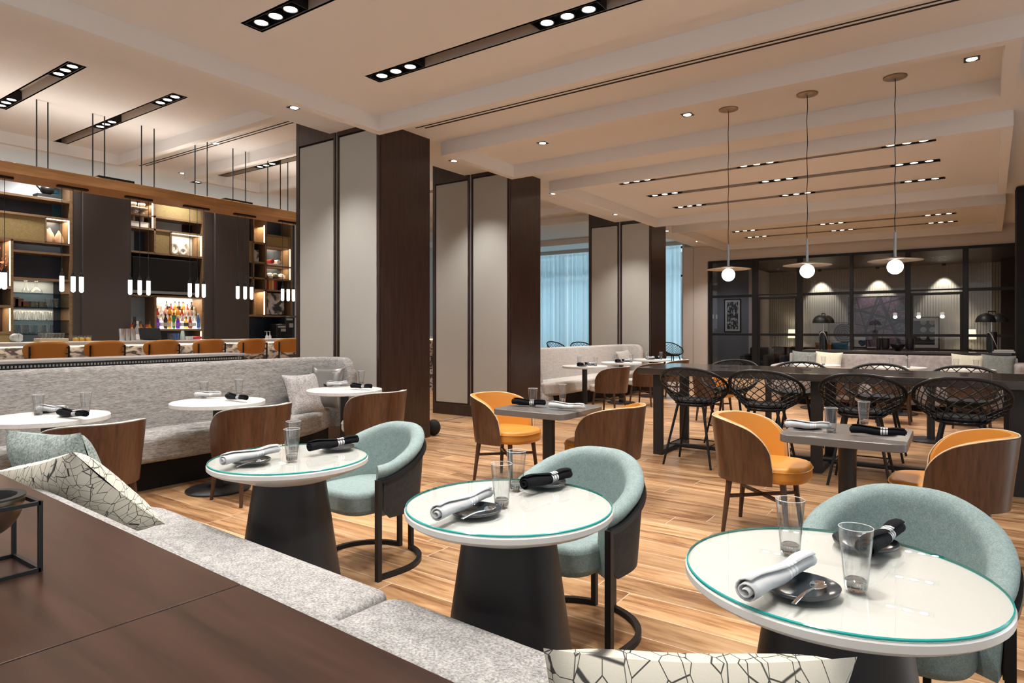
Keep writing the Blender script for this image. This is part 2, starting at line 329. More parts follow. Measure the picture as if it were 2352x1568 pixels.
# glazed partition
def vx(a): return onY(a,700,18).x
mul=[(1628.5,1635.5),(1728,1741),(1831,1844),(1952,1960),(2079,2092),(2211,2225)]
m=M(); xs=[(vx(a),vx(b)) for a,b in mul]+[(1.04,1.10)]
for a,b in xs: m.box(a,17.96,0,b,18.06,3.235)
x0,x1=xs[0][0],1.10
m.box(x0,17.965,3.17,x1,18.055,3.235)
for i in range(6):
    a,b=xs[i][1],xs[i+1][0]
    for z0,z1 in ((2.235 if i in(1,4) else 2.20,2.27),(1.15,1.215),(0,.12)): m.box(a,17.97,z0,b,18.05,z1)
    if i in (1,4): m.box(a,17.98,2.13,b,18.04,2.19).box(a,17.98,.12,a+.05,18.04,2.13).box(b-.05,17.98,.12,b,18.04,2.13)
pt=thing('window_1','black steel framed glazed partition across the back of the restaurant',None,kind='structure')
m.build('window_frame',m_black,pt,bevel=.004)
for i in range(6):
    M().box(xs[i][1],18.005,.1,xs[i+1][0],18.012,3.18).build('glass_pane',m_pane,pt)
# room behind the partition
m_lw=mat('lounge_wall',(.44,.42,.38),.8); vb=coords(m_lw); s3=N(m_lw,'ShaderNodeSeparateXYZ'); L(m_lw,vb,s3.inputs[0])
wvv=N(m_lw,'ShaderNodeTexWave',wave_type='BANDS',bands_direction='X'); wvv.inputs['Scale'].default_value=4.6; L(m_lw,vb,wvv.inputs['Vector']); bump(m_lw,wvv.outputs['Color'],.6,.012)
struct('wall_lounge_back','vertically ribbed beige wall of the lounge behind the glass',M().box(-5.2,22.6,0,4,22.7,3.5),m_lw)
m_lwg=mat('lounge_side_wall',(.20,.215,.235),.8)
struct('wall_lounge_left','blue grey wall of the lounge seen through the leftmost panes',M().box(-6.5,20.6,0,-5.35,20.7,3.5),m_lwg)
struct('wall_lounge_side','grey panelled wall at the left of the lounge',M().box(-5.35,20.6,0,-5.2,22.7,3.5),m_wall)
struct('wall_lounge_right','dark panelled wall at the right end of the lounge',M().box(.95,21.6,0,4,21.7,3.5),mat('dark_grey_panel',(.09,.085,.08),.6))
m_dceil=wood('dark_lounge_ceiling',(.03,.018,.012),(.06,.035,.022),0,1.5,.4)
struct('ceiling_lounge','dark wood ceiling of the lounge behind the glass',M().box(-6.5,18.12,3.22,4,22.7,3.32),m_dceil)
struct('wall_lounge_far_right','closing wall of the lounge',M().box(3.9,18.1,0,4,22.7,3.3),m_wall)
# window with curtains
m=M(); n=260; ring=[]
for zz in (.02,4.1):
    ring.append([(-16+ (8.5)*k/n,20.55+.07*math.sin(k*1.05+.8*math.sin(k*.37))+.02*math.sin(k*2.7),zz) for k in range(n+1)])
m.loft(ring,closed=False); cu=m.build('curtain',m_curt,ang=80); tag(cu,'sheer pale blue floor to ceiling curtains drawn across the far window','curtain')
m=M()
for k in range(8): m.box(-16+k*1.25,20.85,0,-15.94+k*1.25,20.95,4.1)
for z in (0,3.08,4.04): m.box(-16,20.85,z,-6.6,20.95,z+.07)
struct('window_2','dark mullions of the far window behind the sheer curtains',m,m_black)
m=M()
for k in range(30):
    x=-22+random.random()*13; m.box(x,26+random.random()*6,0,x+.6+random.random()*1.6,33,2+random.random()*5)
struct('exterior_buildings','blurred pale city blocks outside the curtained window',m,mat('city',(.42,.50,.55),.9))
# columns
def column(n,yf,label,z=ZC):
    t=thing('column_%d'%n,label,None,kind='structure')
    x0,x1=-6.85,-5.36; y0=yf
    M().box(x0,y0+.03,0,x1,y0+.85,ZB).build('core',m_colwood,t,bevel=.004)
    fr=M().box(x0,y0,0,x0+.06,y0+.03,ZB).box(x1-.035,y0,0,x1,y0+.03,ZB).box(x0+.06,y0,0,x1-.035,y0+.03,.17).box(-6.135,y0,.17,-6.105,y0+.03,ZB).box(-6.075,y0,.17,-6.045,y0+.03,ZB).box(x0+.06,y0,3.62,-6.135,y0+.03,ZB).box(-6.045,y0,3.63,x1-.035,y0+.03,ZB)
    fr.build('frame',m_colwood,t,bevel=.003)
    M().box(x0+.07,y0+.004,.19,-6.145,y0+.03,3.60).build('panel',m_panel,t,bevel=.006)
    M().box(-6.035,y0+.004,.19,x1-.045,y0+.03,3.61).build('panel',m_panel,t,bevel=.006)
    M().box(-6.105,y0+.012,.0,-6.075,y0+.03,ZB).build('metal_strip',m_alu,t)
    M().box(x1,y0+.2,0,x1+.006,y0+.849,.15).box(x1,y0+.03,0,x1+.004,y0+.06,3.68).build('plinth',m_colwood,t)
column(1,5.07,'tall pillar clad in two light panels and dark wood, at the end of the long grey banquette')
column(2,7.63,'middle pillar with light panels and a dark wood side, behind the tan chair')
column(3,12.87,'farthest pillar with light panels, at the end of the pale banquette')
struct('wall_right_fin','tall black pier cut by the right edge of the view',M().box(.79,13.35,0,1.8,13.7,3.66),m_blackm)
fs=onZ(1002,970,0); fe=onZ(1085,953,0)
struct('trim_2','pale metal threshold strip set in the floor by the middle pillar',M().tube([(fs.x,fs.y,.003),(fe.x,fe.y,.003)],.02,sq=True).xf(Matrix.Diagonal((1,1,.15,1))),m_alu)
# ================================================================ CEILING FIXTURES
def spot(parent,loc,power,ang=95,blend=.6,rad=.05,rot=(0,0,0),col=WARM,name='light'):
    d=bpy.data.lights.new(name,'SPOT'); d.energy=power; d.spot_size=R(ang); d.spot_blend=blend; d.shadow_soft_size=rad; d.color=col
    o=bpy.data.objects.new(name,d); C.objects.link(o); o.location=loc; o.rotation_euler=rot
    if parent: o.parent=parent
    return o
def mk_module():
    t=thing('recessed_spotlight','x','ceiling light')
    w=.58; y=TW-.002; d=.09
    M().box(0,-y,-.0,w,-y+.006,d).box(0,y-.006,0,w,y,d).box(0,-y,0,.006,y,d).box(w-.006,-y,0,w,y,d).box(0,-y,d,w,y,d+.006).build('housing',m_black,t)
    for k in range(3):
        cx_=.11+.18*k
        r=M().lathe([(.058,.05),(.058,.002),(.051,.001),(.050,.012)],28,cx_,0,caps=False).build('lamp_ring',m_black,t)
        M().lathe([(0,.010),(.047,.010),(.047,.0045),(0,.0045)],28,cx_,0).build('lamp_disc',m_lamp,r)
    spot(t,(w/2,0,-.01),TRACK_W,115,.9,.09)
    return t
pm=Proto(mk_module)
rown=['added unseen row behind the viewer','added unseen row overhead','nearest visible row','row over the middle round table','first of three rows in the third frame','middle of three rows in the third frame','last of three rows in the third frame','first row by the glass partition','last row by the glass partition']
for (y,xs_,e),rn in zip(main_rows,rown):
    for i,x in enumerate(xs_): pm.put((x,y,ZC+.001),0,'black three lamp spotlight, %s end, %s'%(('left','middle','right')[i],rn) if i!=1 else 'black three lamp spotlight in the middle, %s'%rn,'recessed three lamp spotlights')
for (y,xs_,e),rn in zip(bar_rows,('short bar row','long bar row','row past first frame','farthest bar row')):
    for i,x in enumerate(xs_): pm.put((x,y,ZB+.001),0,'three lamp spotlight in the bar ceiling, %s, %s from shelves'%(rn,('first','second','third')[i]),'recessed three lamp spotlights over the bar')
def mk_down():
    t=thing('square_downlight','x','ceiling light'); s=.058
    M().box(-s,-s,-.004,s,-s+.012,.001).box(-s,s-.012,-.004,s,s,.001).box(-s,-s,-.004,-s+.012,s,.001).box(s-.012,-s,-.004,s,s,.001).box(-s,-s,-.001,s,s,.0).build('trim_frame',m_black,t)
    M().lathe([(0,-.006),(.040,-.006),(.042,-.004),(0,-.004)],24).build('lamp_disc',m_lamp,t)
    spot(t,(0,0,-.03),DOWN_W,100,.8,.04); return t
pd=Proto(mk_down)
for x,y,z,l in [(-4.3,6.85,ZC,'left in the frame over the communal table'),(-2.43,6.85,ZC,'in the frame over the communal table, left of the pendant canopies'),(.1,6.85,ZC,'right end of the frame over the communal table'),
  (-5.77,4.25,ZC,'in the soffit in front of the first pillar'),(-5.77,1.5,ZC,'in the soffit at the top left corner'),(-5.77,-1,ZC,'in the soffit outside the view'),(-5.77,6.87,ZC,'in the soffit between the first and middle pillars'),(-5.75,9.51,ZC,'in the soffit just past the middle pillar'),
  (-5.75,11.98,ZC,'in the soffit in front of the farthest pillar'),(-5.72,14.7,ZC,'in the soffit past the farthest pillar'),(-5.72,16.9,ZC,'in the soffit by the taupe wall'),(-9.4,5.5,ZB,'between two frames of the bar ceiling'),(-11.7,3.2,ZB,'in the bar ceiling near the shelving'),(-11.7,6.2,ZB,'in the bar ceiling before the liquor shelves'),(-8.0,8.1,ZB,'past the bar pendants')]:
    pd.put((x,y,z),0,'small square downlight '+l,'square downlights')
m=M().box(-5.19,5.44,ZC-.004,3.5,5.60,ZC-.001); t=thing('linear_diffuser','long white air diffuser with two black slots across the dining ceiling','air vent')
m.build('plate',m_ceil,t); M().box(-5.19,5.475,ZC-.006,3.5,5.497,ZC-.0035).build('slot',m_blackm,t); M().box(-5.10,5.535,ZC-.006,3.5,5.565,ZC-.0035).build('slot',m_blackm,t)
t=thing('linear_diffuser','air diffuser with two black slots in the bar ceiling','air vent')
M().box(-11.8,5.44,ZB-.004,-6.3,5.60,ZB-.001).build('plate',m_ceil,t); M().box(-11.8,5.475,ZB-.006,-6.3,5.50,ZB-.0035).build('slot',m_blackm,t); M().box(-11.7,5.54,ZB-.006,-6.3,5.565,ZB-.0035).build('slot',m_blackm,t)
# globe pendants
def mk_pend():
    t=thing('globe_pendant','x','pendant light')
    M().lathe([(0,-.018),(.075,-.018),(.098,-.010),(.10,0),(0,0)],40).build('canopy',m_brass,t)
    zt=2.235-ZC; cord=[(0.004*math.sin(k*2.1),0,-.018+(zt+.018)*k/12) for k in range(13)]; cord[0]=(0,0,-.018); cord[-1]=(0,0,zt)
    M().tube(cord,.0035,6).build('cord',m_blackm,t)
    M().lathe([(0,zt),(.012,zt),(.013,zt-.24),(0,zt-.24)],16).build('stem',m_alu,t)
    zd=1.975-ZC
    M().lathe([(0,zd+.028),(.04,zd+.026),(.12,zd+.012),(.225,zd-.002),(.226,zd-.006),(.12,zd+.004),(.03,zd+.010),(0,zd+.010)],48).build('disc_shade',m_brass,t)
    g=M(); rr=.068; g.lathe([(rr*math.sin(PI*k/18) if 0<k<18 else 0,1.912-ZC-rr*math.cos(PI*k/18)) for k in range(19)],36); g.build('globe',m_globe,t)
    d=bpy.data.lights.new('light','POINT'); d.energy=14; d.shadow_soft_size=.07; d.color=(1,.9,.78); o=bpy.data.objects.new('light',d); C.objects.link(o); o.parent=t; o.location=(0,0,1.80-ZC)
    return t
pp=Proto(mk_pend)
for px,l in ((1673,'leftmost'),(1854,'middle'),(2056,'rightmost')):
    p=onY(px,600,6.93); pp.put((p.x,6.93,ZC),0,'glowing globe pendant under a bronze disc, %s of three over the communal table'%l,'globe pendants over the communal table')
#PART3
# ================================================================ SEATING MODELS  (chairs face -Y in their own frame)
def zprof(a,z_back,z_front,flat,end,pw=2.2):      # top edge height round a shell, a = angle from the back
    a=abs(a)
    if a<=flat: return z_back
    u=min(1,(a-flat)/(end-flat)); return z_front+(z_back-z_front)*(1-u**pw)**(1/pw)
def shell_pts(a,rx,ry,cyy): 
    if abs(a)<=PI/2: return (rx*math.sin(a),cyy+ry*math.cos(a))
    e=abs(a)-PI/2; return (math.copysign(rx*(1-.10*e*e),a),cyy-ry*e*.80)
def shell(m,rx,ry,cyy,th,z0,zb,zf,flat,end,flare=.04,n=44,inset=0,nv=7,zlow=None,pw=2.2):
    rings=[]
    for i in range(n+1):
        a=-end+2*end*i/n; zt=zprof(a,zb,zf,flat,end,pw)-inset
        zz0=z0 if zlow is None else zlow(a)
        out=[];inn=[]
        for k in range(nv+1):
            u=k/nv; z=zz0+(zt-zz0)*u; fl=flare*((z-z0)/(zb-z0))
            x,y=shell_pts(a,rx-inset*0+fl,ry+fl*1.1,cyy); out.append((x,y,z))
            x,y=shell_pts(a,rx-th+fl,ry-th+fl*1.1,cyy); inn.append((x,y,z))
        rings.append(out+inn[::-1])
    m.loft(rings,True,True,True); return m
def mk_barrel(inner,walnut=m_walnut,pip=m_piping):
    def f():
        t=thing('barrel_chair','x','chair')
        end=R(128)
        shell(M(),.262,.262,.0,.012,.345,.745,.43,R(30),end).build('shell',walnut,t,ang=50)
        shell(M(),.249,.249,.0,.032,.40,.752,.44,R(30),end-.01).build('padding',inner,t,ang=50,bevel=.006)
        m=M()
        for sa in (-1,1):
            pts=[]
        pts=[]
        for i in range(49):
            a=-end+2*end*i/48; z=zprof(a,.748,.434,R(30),end); fl=.04*((z-.345)/.4); x,y=shell_pts(a,.2555+fl,.2555+fl*1.1,0); pts.append((x,y,z+.003))
        m.tube(pts,.0042,6).build('piping',pip,t)
        # seat: D shape cushion
        poly=[]
        for k in range(40):
            a=2*PI*k/40; sn,cs=math.sin(a),math.cos(a); e=.72
            poly.append((.235*math.copysign(abs(cs)**e,cs),-.055+.265*math.copysign(abs(sn)**e,sn)))
        s=M().prism(poly,.355,.465).build('seat',inner,t,bevel=.03,seg=4)
        M().tube([(x*1.0,-.055+(y+.055)*1.0,.452) for x,y in poly],.004,6,closed=True).xf(Matrix.Diagonal((1.005,1.005,.96,1))).build('seat_piping',inner,s)
        for x,y in ((-1,1),(1,1),(-1,-1),(1,-1)):
            M().tube([(x*.175,y*.165-.02,.36),(x*.205,y*.20-.02,0)],.021,8,r1=.013).build('leg',m_leg,t)
        M().tube([(-.185,-.20,.235),(.185,.16,.235)],.010,6,sq=True).build('stretcher',m_leg,t)
        M().tube([(.185,-.20,.235),(-.185,.16,.235)],.010,6,sq=True).build('stretcher',m_leg,t)
        return t
    return f
pc_or=Proto(mk_barrel(m_orange)); pc_cr=Proto(mk_barrel(m_cream,pip=m_cream))
# teal chair with black steel frame
def mk_teal():
    t=thing('teal_armchair','x','chair'); end=R(134); rx,ry=.268,.262; cy0=.03
    zb,zf,fl_=.765,.60,R(12)
    def ztop(a): 
        u=min(1,max(0,(abs(a)-fl_)/(end-fl_))); return zf+(zb-zf)*(0.5+0.5*math.cos(PI*u**.9))
    def path(off,dz,n=48,e=end):
        r=[]
        for i in range(n+1):
            a=-e+2*e*i/n; z=ztop(a); fl=.035*((z-.3)/.45); x,y=shell_pts(a,rx+off+fl,ry+off+fl,cy0); r.append((x,y,z+dz))
        return r
    # upholstered inner shell with rolled top
    rings=[]; n=48
    for i in range(n+1):
        a=-end+2*end*i/n; zt=ztop(a); ring=[]
        def P_(off,z):
            fl=.035*((z-.3)/.45); x,y=shell_pts(a,rx+off+fl,ry+off+fl,cy0); return (x,y,z)
        ring=[P_(.0,.33),P_(.0,zt-.06),P_(.012,zt-.045),P_(.016,zt-.028),P_(.010,zt-.010),P_(-.008,zt),P_(-.032,zt+.002),P_(-.056,zt-.010),P_(-.066,zt-.032),P_(-.066,zt-.06),P_(-.07,.50),P_(-.07,.33)]
        rings.append(ring)
    M().loft(rings).build('upholstered_back',m_teal,t,ang=60)
    # charcoal outer panel wraps the outside below the rail
    rings=[]; e2=R(126)
    for i in range(n+1):
        a=-e2+2*e2*i/n; zt=ztop(a)-.075; lo=.315+.05*max(0,(abs(a)/e2)-.93)/.07
        o=[];q=[]
        for k in range(6):
            z=lo+(zt-lo)*k/5; fl=.035*((z-.3)/.45)
            x,y=shell_pts(a,rx+.014+fl,ry+.014+fl,cy0); o.append((x,y,z)); x,y=shell_pts(a,rx+.002+fl,ry+.002+fl,cy0); q.append((x,y,z))
        rings.append(o+q[::-1])
    M().loft(rings).build('outer_panel',m_char,t,ang=50)
    M().tube(path(.010,-.072),.0115,4,sq=True).build('rail',m_black,t,ang=60)
    poly=[]
    for k in range(44):
        a=2*PI*k/44; sn,cs=math.sin(a),math.cos(a); e=.55 if sn<0 else .8
        poly.append((.212*math.copysign(abs(cs)**e,cs),.0+.235*math.copysign(abs(sn)**e,sn)))
    M().prism([(x,y-.01) for x,y in poly],.33,.455).build('seat',m_teal,t,bevel=.028,seg=4)
    p=path(.010,-.072)
    for s_ in (0,-1):
        x,y,z=p[s_]; M().tube([(x,y,z+.008),(x,y,0.0)],.0135,4,sq=True).build('leg',m_black,t)
        sg=-1 if x<0 else 1
        bx=sg*.05; by=cy0+ry+.01
        M().tube([(bx,by,.34),(bx,by,0)],.0125,4,sq=True).build('leg',m_black,t)
        pts=[]
        a0=math.atan2(bx,ry); 
        for k in range(25):
            a=a0+(sg*end-a0)*k/24
            xx,yy=shell_pts(a,rx+.022,ry+.012,cy0); pts.append((xx,yy,.0125))
        pts.append((x,y,.0125)); pts.insert(0,(bx,by,.0125))
        M().tube(pts,.0125,4,sq=True).build('floor_ring',m_black,t,ang=60)
    return t
pc_teal=Proto(mk_teal)
# lattice bar stool
def mk_stool():
    t=thing('lattice_bar_stool','x','stool')
    def rim(a):     # a=0 back (+Y), PI front
        c=math.cos(a); s=math.sin(a)
        if c>0: return Vector((.325*math.copysign(abs(s)**.85,s),.27*c,.79+.165*c))
        return Vector((.325*math.copysign(abs(s)**1.25,s),-.19*abs(c)**.8,.79-.175*abs(c)**.75))
    def base(a): return Vector((.175*math.sin(a),.16*math.cos(a)-.01,.598))
    pts=[rim(2*PI*k/64) for k in range(64)]
    M().tube(pts,.0145,8,closed=True).build('rim',m_black,t,ang=80)
    m=M(); n=22
    def S(a,v):
        p=rim(a); q=base(a); k=v**1.9; return Vector((p.x*(1-k)+q.x*k,p.y*(1-k)+q.y*k,p.z*(1-v)+q.z*v))
    for k in range(n):
        for d in (-1,1): m.tube([S(2*PI*k/n+d*R(78)*(i/10)**1.15,i/10) for i in range(11)],.0047,5)
    m.build('lattice_shell',m_black,t,ang=80)
    m=M().lathe([(0,.585),(.17,.585),(.188,.60),(.17,.612),(0,.612)],28).build('seat_ring',m_black,t)
    M().lathe([(0,.612),(.17,.612),(.186,.625),(.18,.642),(.12,.648),(0,.645)],32,0,-.01).build('seat_pad',m_char,t,ang=60)
    leg=[]
    for x,y in ((-1,1),(1,1),(-1,-1),(1,-1)):
        M().tube([(x*.125,y*.115,.59),(x*.235,y*.225,0)],.014,8,r1=.011).build('leg',m_black,t)
    q=[(x*.197,y*.188,.205) for x,y in ((-1,1),(1,1),(1,-1),(-1,-1))]
    M().tube(q+[q[0]],.006,6).build('footrest',m_black,t)
    M().box(-.13,-.12,.575,.13,.12,.588).build('under_frame',m_black,t)
    return t
pc_stool=Proto(mk_stool)
# bar stool with curved leather back
def mk_barstool():
    t=thing('leather_bar_stool','x','stool')
    m=M(); rings=[]; n=24
    for i in range(n+1):
        t_=-PI/2+PI*i/n; u=math.sin(t_); a=u*R(55); hh=.112*max(0,math.cos(t_))**.55
        hh=max(hh,.006); R0=.27; th=.016*(1-.5*abs(u)**4); x=R0*math.sin(a); y=.02+R0*math.cos(a)
        nx,ny=math.sin(a),math.cos(a); zc=1.085
        ring=[]
        for k in range(12):
            b=2*PI*k/12; dz=hh*math.copysign(abs(math.sin(b))**.5,math.sin(b)); dn=th*math.copysign(abs(math.cos(b))**.7,math.cos(b))+.018*(dz/.112)
            ring.append((x+nx*dn,y+ny*dn,zc+dz))
        rings.append(ring)
    m.loft(rings).build('backrest',m_orange2,t,ang=70)
    poly=[(.215*math.copysign(abs(math.cos(2*PI*k/32))**.8,math.cos(2*PI*k/32)),-.02+.205*math.copysign(abs(math.sin(2*PI*k/32))**.8,math.sin(2*PI*k/32))) for k in range(32)]
    M().prism(poly,.70,.77).build('seat',m_orange2,t,bevel=.02,seg=3)
    for s_ in (-1,1):
        M().tube([(s_*.19,.268,1.14),(s_*.19,.255,.72),(s_*.20,.26,0)],.011,8).build('leg',m_black,t)
        M().tube([(s_*.19,-.17,.71),(s_*.20,-.22,0)],.011,8).build('leg',m_black,t)
        M().tube([(s_*.19,.266,1.12),(s_*.165,.235,1.12)],.006,6).tube([(s_*.19,.264,1.05),(s_*.165,.235,1.05)],.006,6).build('bracket',m_black,t)
    M().tube([(-.2,-.205,.3),(.2,-.205,.3),(.2,.25,.3),(-.2,.25,.3),(-.2,-.205,.3)],.008,6).build('footrest',m_black,t)
    return t
pc_bar=Proto(mk_barstool)
# ================================================================ BANQUETTES
def back_loft(path,zt=1.02,zb=.24,th=.13,endr=.16,both=False,fr=.05):
    pp_=[path[0]]
    for q in path[1:]:
        a=Vector(pp_[-1]); b=Vector(q); k=max(1,int((b-a).length/.04)); pp_+= [tuple(a+(b-a)*j/k) for j in range(1,k+1)]
    path=pp_; n=len(path); L_=[0]
    for i in range(1,n): L_.append(L_[-1]+(Vector(path[i])-Vector(path[i-1])).length)
    tot=L_[-1]; rings=[]
    for i,p in enumerate(path):
        a=Vector(path[max(i-1,0)]); b=Vector(path[min(i+1,n-1)]); t=(b-a).normalized(); nn=Vector((t.y,-t.x))
        d=tot-L_[i]; d2=L_[i] if both else 9; drop=0
        for q in (d,d2):
            if q<endr: drop=max(drop,endr-math.sqrt(max(0,endr**2-(endr-q)**2)))
        z1=zt-drop
        prof=[(0,zb),(0,z1-.03),(.012,z1-.008),(.035,z1),(th-.035,z1),(th-.01,z1-.012),(th+.002,z1-.04),(th+fr*.6,zb+.35*(z1-zb)),(th+fr,zb)]
        rings.append([(p[0]+nn.x*o,p[1]+nn.y*o,z) for o,z in prof])
    return M().loft(rings)
def arc(cx,cy_,r,a0,a1,n): return [(cx+r*math.cos(R(a0+(a1-a0)*k/n)),cy_+r*math.sin(R(a0+(a1-a0)*k/n))) for k in range(n+1)]
# long grey banquette
t=thing('banquette','long curved grey fabric banquette in front of the bar','sofa')
path=[(-5.98,y) for y in (-2.2,-1,0,1,1.5,2,2.5,3,3.5,4,4.3)]+arc(-5.60,4.46,.38,180,95,10)[0:]+[(-5.60+.06,4.845),(-5.47,4.85)]
back_loft(path,1.022,.27).build('backrest',m_banq,t,ang=60)
poly=[(-5.9,-2.2),(-5.32,-2.2),(-5.32,3.7)]+[(-5.32-.40*(k/8)**2,3.7+1.02*k/8) for k in range(1,9)]+[(-5.9,4.72)]
M().prism(poly,.25,.465).build('seat',m_banq,t,bevel=.045,seg=4)
M().box(-5.93,-2.2,0,-5.52,4.3,.25).prism([(-5.93,4.3),(-5.52,4.3),(-5.75,4.68),(-5.93,4.68)],0,.25).build('plinth',m_blackm,t)
# pale banquette between middle and farthest pillars
t=thing('banquette','pale grey fabric banquette between the middle and farthest pillars','sofa')
path=[(-5.5,8.62),(-5.62,8.62)]+arc(-5.70,8.90,.28,-100,-180,8)+[(-5.98,y) for y in (9.2,9.6,10,10.5,11,11.5,12,12.3)]+arc(-5.70,12.45,.28,180,95,8)+[(-5.62,12.73),(-5.45,12.73)]
back_loft(path,1.005,.27,both=True).build('backrest',m_banq2,t,ang=60)
M().prism([(-5.9,8.7),(-5.45,8.7),(-5.32,8.95),(-5.32,12.1),(-5.5,12.6),(-5.9,12.65)],.25,.465).build('seat',m_banq2,t,bevel=.045,seg=4)
M().box(-5.93,8.75,0,-5.52,12.5,.25).build('plinth',m_blackm,t)
# divider behind the long banquette
t=thing('low_divider','low divider with a stone cap and a studded dark band behind the long banquette','partition')
M().box(-6.34,-2.2,1.060,-6.02,3.84,1.086).build('cap',m_divider,t,bevel=.004)
M().box(-6.33,-2.2,0,-6.07,3.82,1.02).box(-6.33,-2.2,1.02,-6.12,3.82,1.060).build('body',m_colwood,t)
m=M(); 
for k in range(150): m.box(-6.07,-.0+k*.0255+.0,1.028,-6.05,k*.0255+.013,1.046)
s_=m.build('beaded_strip',m_cream,t); s_['kind']='stuff'
# foreground banquette and ledge share one slightly turned frame
FG=thing; A_=R(-2.9)
def fgw(x,y,z=0): return Vector((-1.2+x*math.cos(A_)-y*math.sin(A_),x*math.sin(A_)+y*math.cos(A_),z))
t=thing('wood_ledge','dark stained wooden ledge in the foreground','counter',fgw(0,0),A_)
M().box(-3.2,-.6,.74,-.075,.775,.80).box(-.071,-.6,.74,1.6,.775,.80).build('top',m_ledge,t,bevel=.002)
M().box(-3.15,-.55,0,1.55,.74,.74).build('body',m_colwood,t)
t=thing('banquette','pale grey boucle bench in front of the dark foreground ledge','sofa',fgw(0,0),A_)
M().box(-2.6,.785,.25,1.7,.90,.738).build('backrest',m_boucle,t,bevel=.03,seg=4)
a_=[( -.42,.905),(-.42,1.49)]
M().prism([(-2.35,.9),(-.42,.9),(-.42,1.48),(-.46,1.505),(-2.0,1.505)]+arc(-2.06,1.385,.12,90,180,6)+[(-2.22,1.3),(-2.35,1.12)],.22,.46).build('seat_cushion',m_boucle,t,bevel=.04,seg=4)
M().prism([(-.41,.9),(1.7,.9),(1.7,1.505),(-.36,1.505),(-.41,1.47)],.22,.46).build('seat_cushion',m_boucle,t,bevel=.04,seg=4)
M().box(-2.2,.9,0,1.7,1.38,.22).build('plinth',m_blackm,t)
# taupe banquette at the back
t=thing('banquette','taupe upholstered banquette in front of the dark console at the back','sofa')
back_loft([(-.7,13.05),(.78,13.05)],.88,.1,.16,.02,fr=.06).build('backrest',m_taupe,t); back_loft([(-2.6,13.05),(-.71,13.05)],.88,.1,.16,.02,fr=.06).build('backrest',m_taupe,t)
M().box(-2.6,12.2,.1,.78,12.9,.46).build('seat',m_taupe,t,bevel=.04,seg=3)
M().box(-2.78,12.1,.1,-2.6,13.0,.70).build('arm',m_taupe,t,bevel=.05,seg=4); M().prism([(.72,12.2),(.9,12.2),(.9,13.0),(.72,13.0)],.1,.80).build('arm',m_taupe,t,bevel=.05,seg=4)
M().box(-2.6,12.35,0,.75,13.0,.1).build('plinth',m_blackm,t)
t=thing('console','long dark console with panelled front behind the taupe banquette','cabinet')
M().box(-2.42,13.12,.90,.72,13.62,.94).build('top',m_comm,t,bevel=.003)
for k in range(5): M().box(-2.40+k*.622,13.14,0,-2.40+k*.622+.616,13.6,.90).build('door',m_colwood,t,bevel=.004)
# ================================================================ TABLES
TZ=.735
def mk_glass_table():
    t=thing('round_table','x','table'); r=.358
    M().lathe([(0,.640),(.195,.640),(.215,.648),(.335,.690),(r-.006,.700),(r,.706),(r,.722),(r-.004,.726),(0,.726)],72).build('tabletop',m_white,t,ang=30)
    g=M(); g.k=0; g.lathe([(0,.734),(r-.006,.734)],72,caps=False); g.k=1; g.lathe([(r-.006,.734),(r-.003,.732),(r-.003,.728),(r-.006,.7265)],72,caps=False); g.build('glass_top',[m_gtop,m_gedge],t,ang=30)
    M().lathe([(0,0),(.265,0),(.268,.008),(.235,.12),(.165,.60),(.160,.645),(0,.645)],64).build('pedestal',m_cone,t,ang=30)
    return t
pt_g=Proto(mk_glass_table)
T={'t1':(-2.573,1.872,'the farthest glass topped table'),'t2':(-1.276,1.814,'the middle glass topped table'),'t3':(-.252,1.766,'the nearest glass topped table')}
for k,l in (('t1','glass topped round white table on a charcoal cone, farthest of three along the bench'),('t2','glass topped round white table on a charcoal cone, middle of three along the bench'),('t3','large looking round white table with a glass top at the lower right corner')):
    pt_g.put((T[k][0],T[k][1],0),0,l,'glass topped round tables')
def mk_marble():
    t=thing('round_table','x','table'); r=.365
    M().lathe([(0,.700),(r-.004,.700),(r,.704),(r,.731),(r-.004,TZ),(0,TZ)],64).build('tabletop',m_marb,t,ang=30)
    M().lathe([(0,.02),(.042,.02),(.042,.70),(0,.70)],24).build('pole',m_cone,t)
    M().lathe([(0,0),(.245,0),(.25,.006),(.25,.014),(.235,.022),(.05,.026),(0,.026)],48).build('base',m_cone,t,ang=30)
    M().lathe([(0,.692),(.12,.692),(.12,.70),(0,.70)],24).build('mount_plate',m_black,t); return t
pt_m=Proto(mk_marble)
T.update({'a':(-5.13,1.79,'the speckled table at the left edge'),'b':(-5.04,2.97,'the middle speckled table of the long banquette'),'c':(-5.0,4.27,'the speckled table nearest the first pillar')})
yd=onX(1343,800,-4.98).y; ye=onX(1427,800,-4.98).y; yf=onX(1497,800,-4.98).y
T.update({'d':(-4.98,yd,'the first small table of the pale banquette'),'e':(-4.98,ye,'the middle small table of the pale banquette'),'f':(-4.98,yf,'the last small table of the pale banquette')})
for k,l in (('a','round speckled white table on a black pole, at the left edge of the view'),('b','speckled white round table on a black pole, midway along the long grey banquette'),('c','speckled white round table at the pillar end of the long grey banquette'),
            ('d','round white table nearest the middle pillar at the pale banquette'),('e','middle of three round white tables at the pale banquette'),('f','farthest of three round white tables at the pale banquette')):
    pt_m.put((T[k][0],T[k][1],0),0,l,'speckled white round tables')
for i,(x,y) in enumerate(((-1.95,11.75),(-.75,11.75),(.1,11.75))): 
    pt_m.put((x,y,0),0,'round pale table on a black pole by the taupe banquette, %s'%('under the left cushions','at the middle seam','under the right cushions')[i],'pale round tables at the taupe banquette')
for i,(x,y) in enumerate(((-2.166,9.366),(-.264,9.125))):
    pt_m.put((x,y,0),0,'round table on a black disc base behind the lattice stools, %s'%('left of the pair','right of the pair')[i],'round tables behind the communal table')
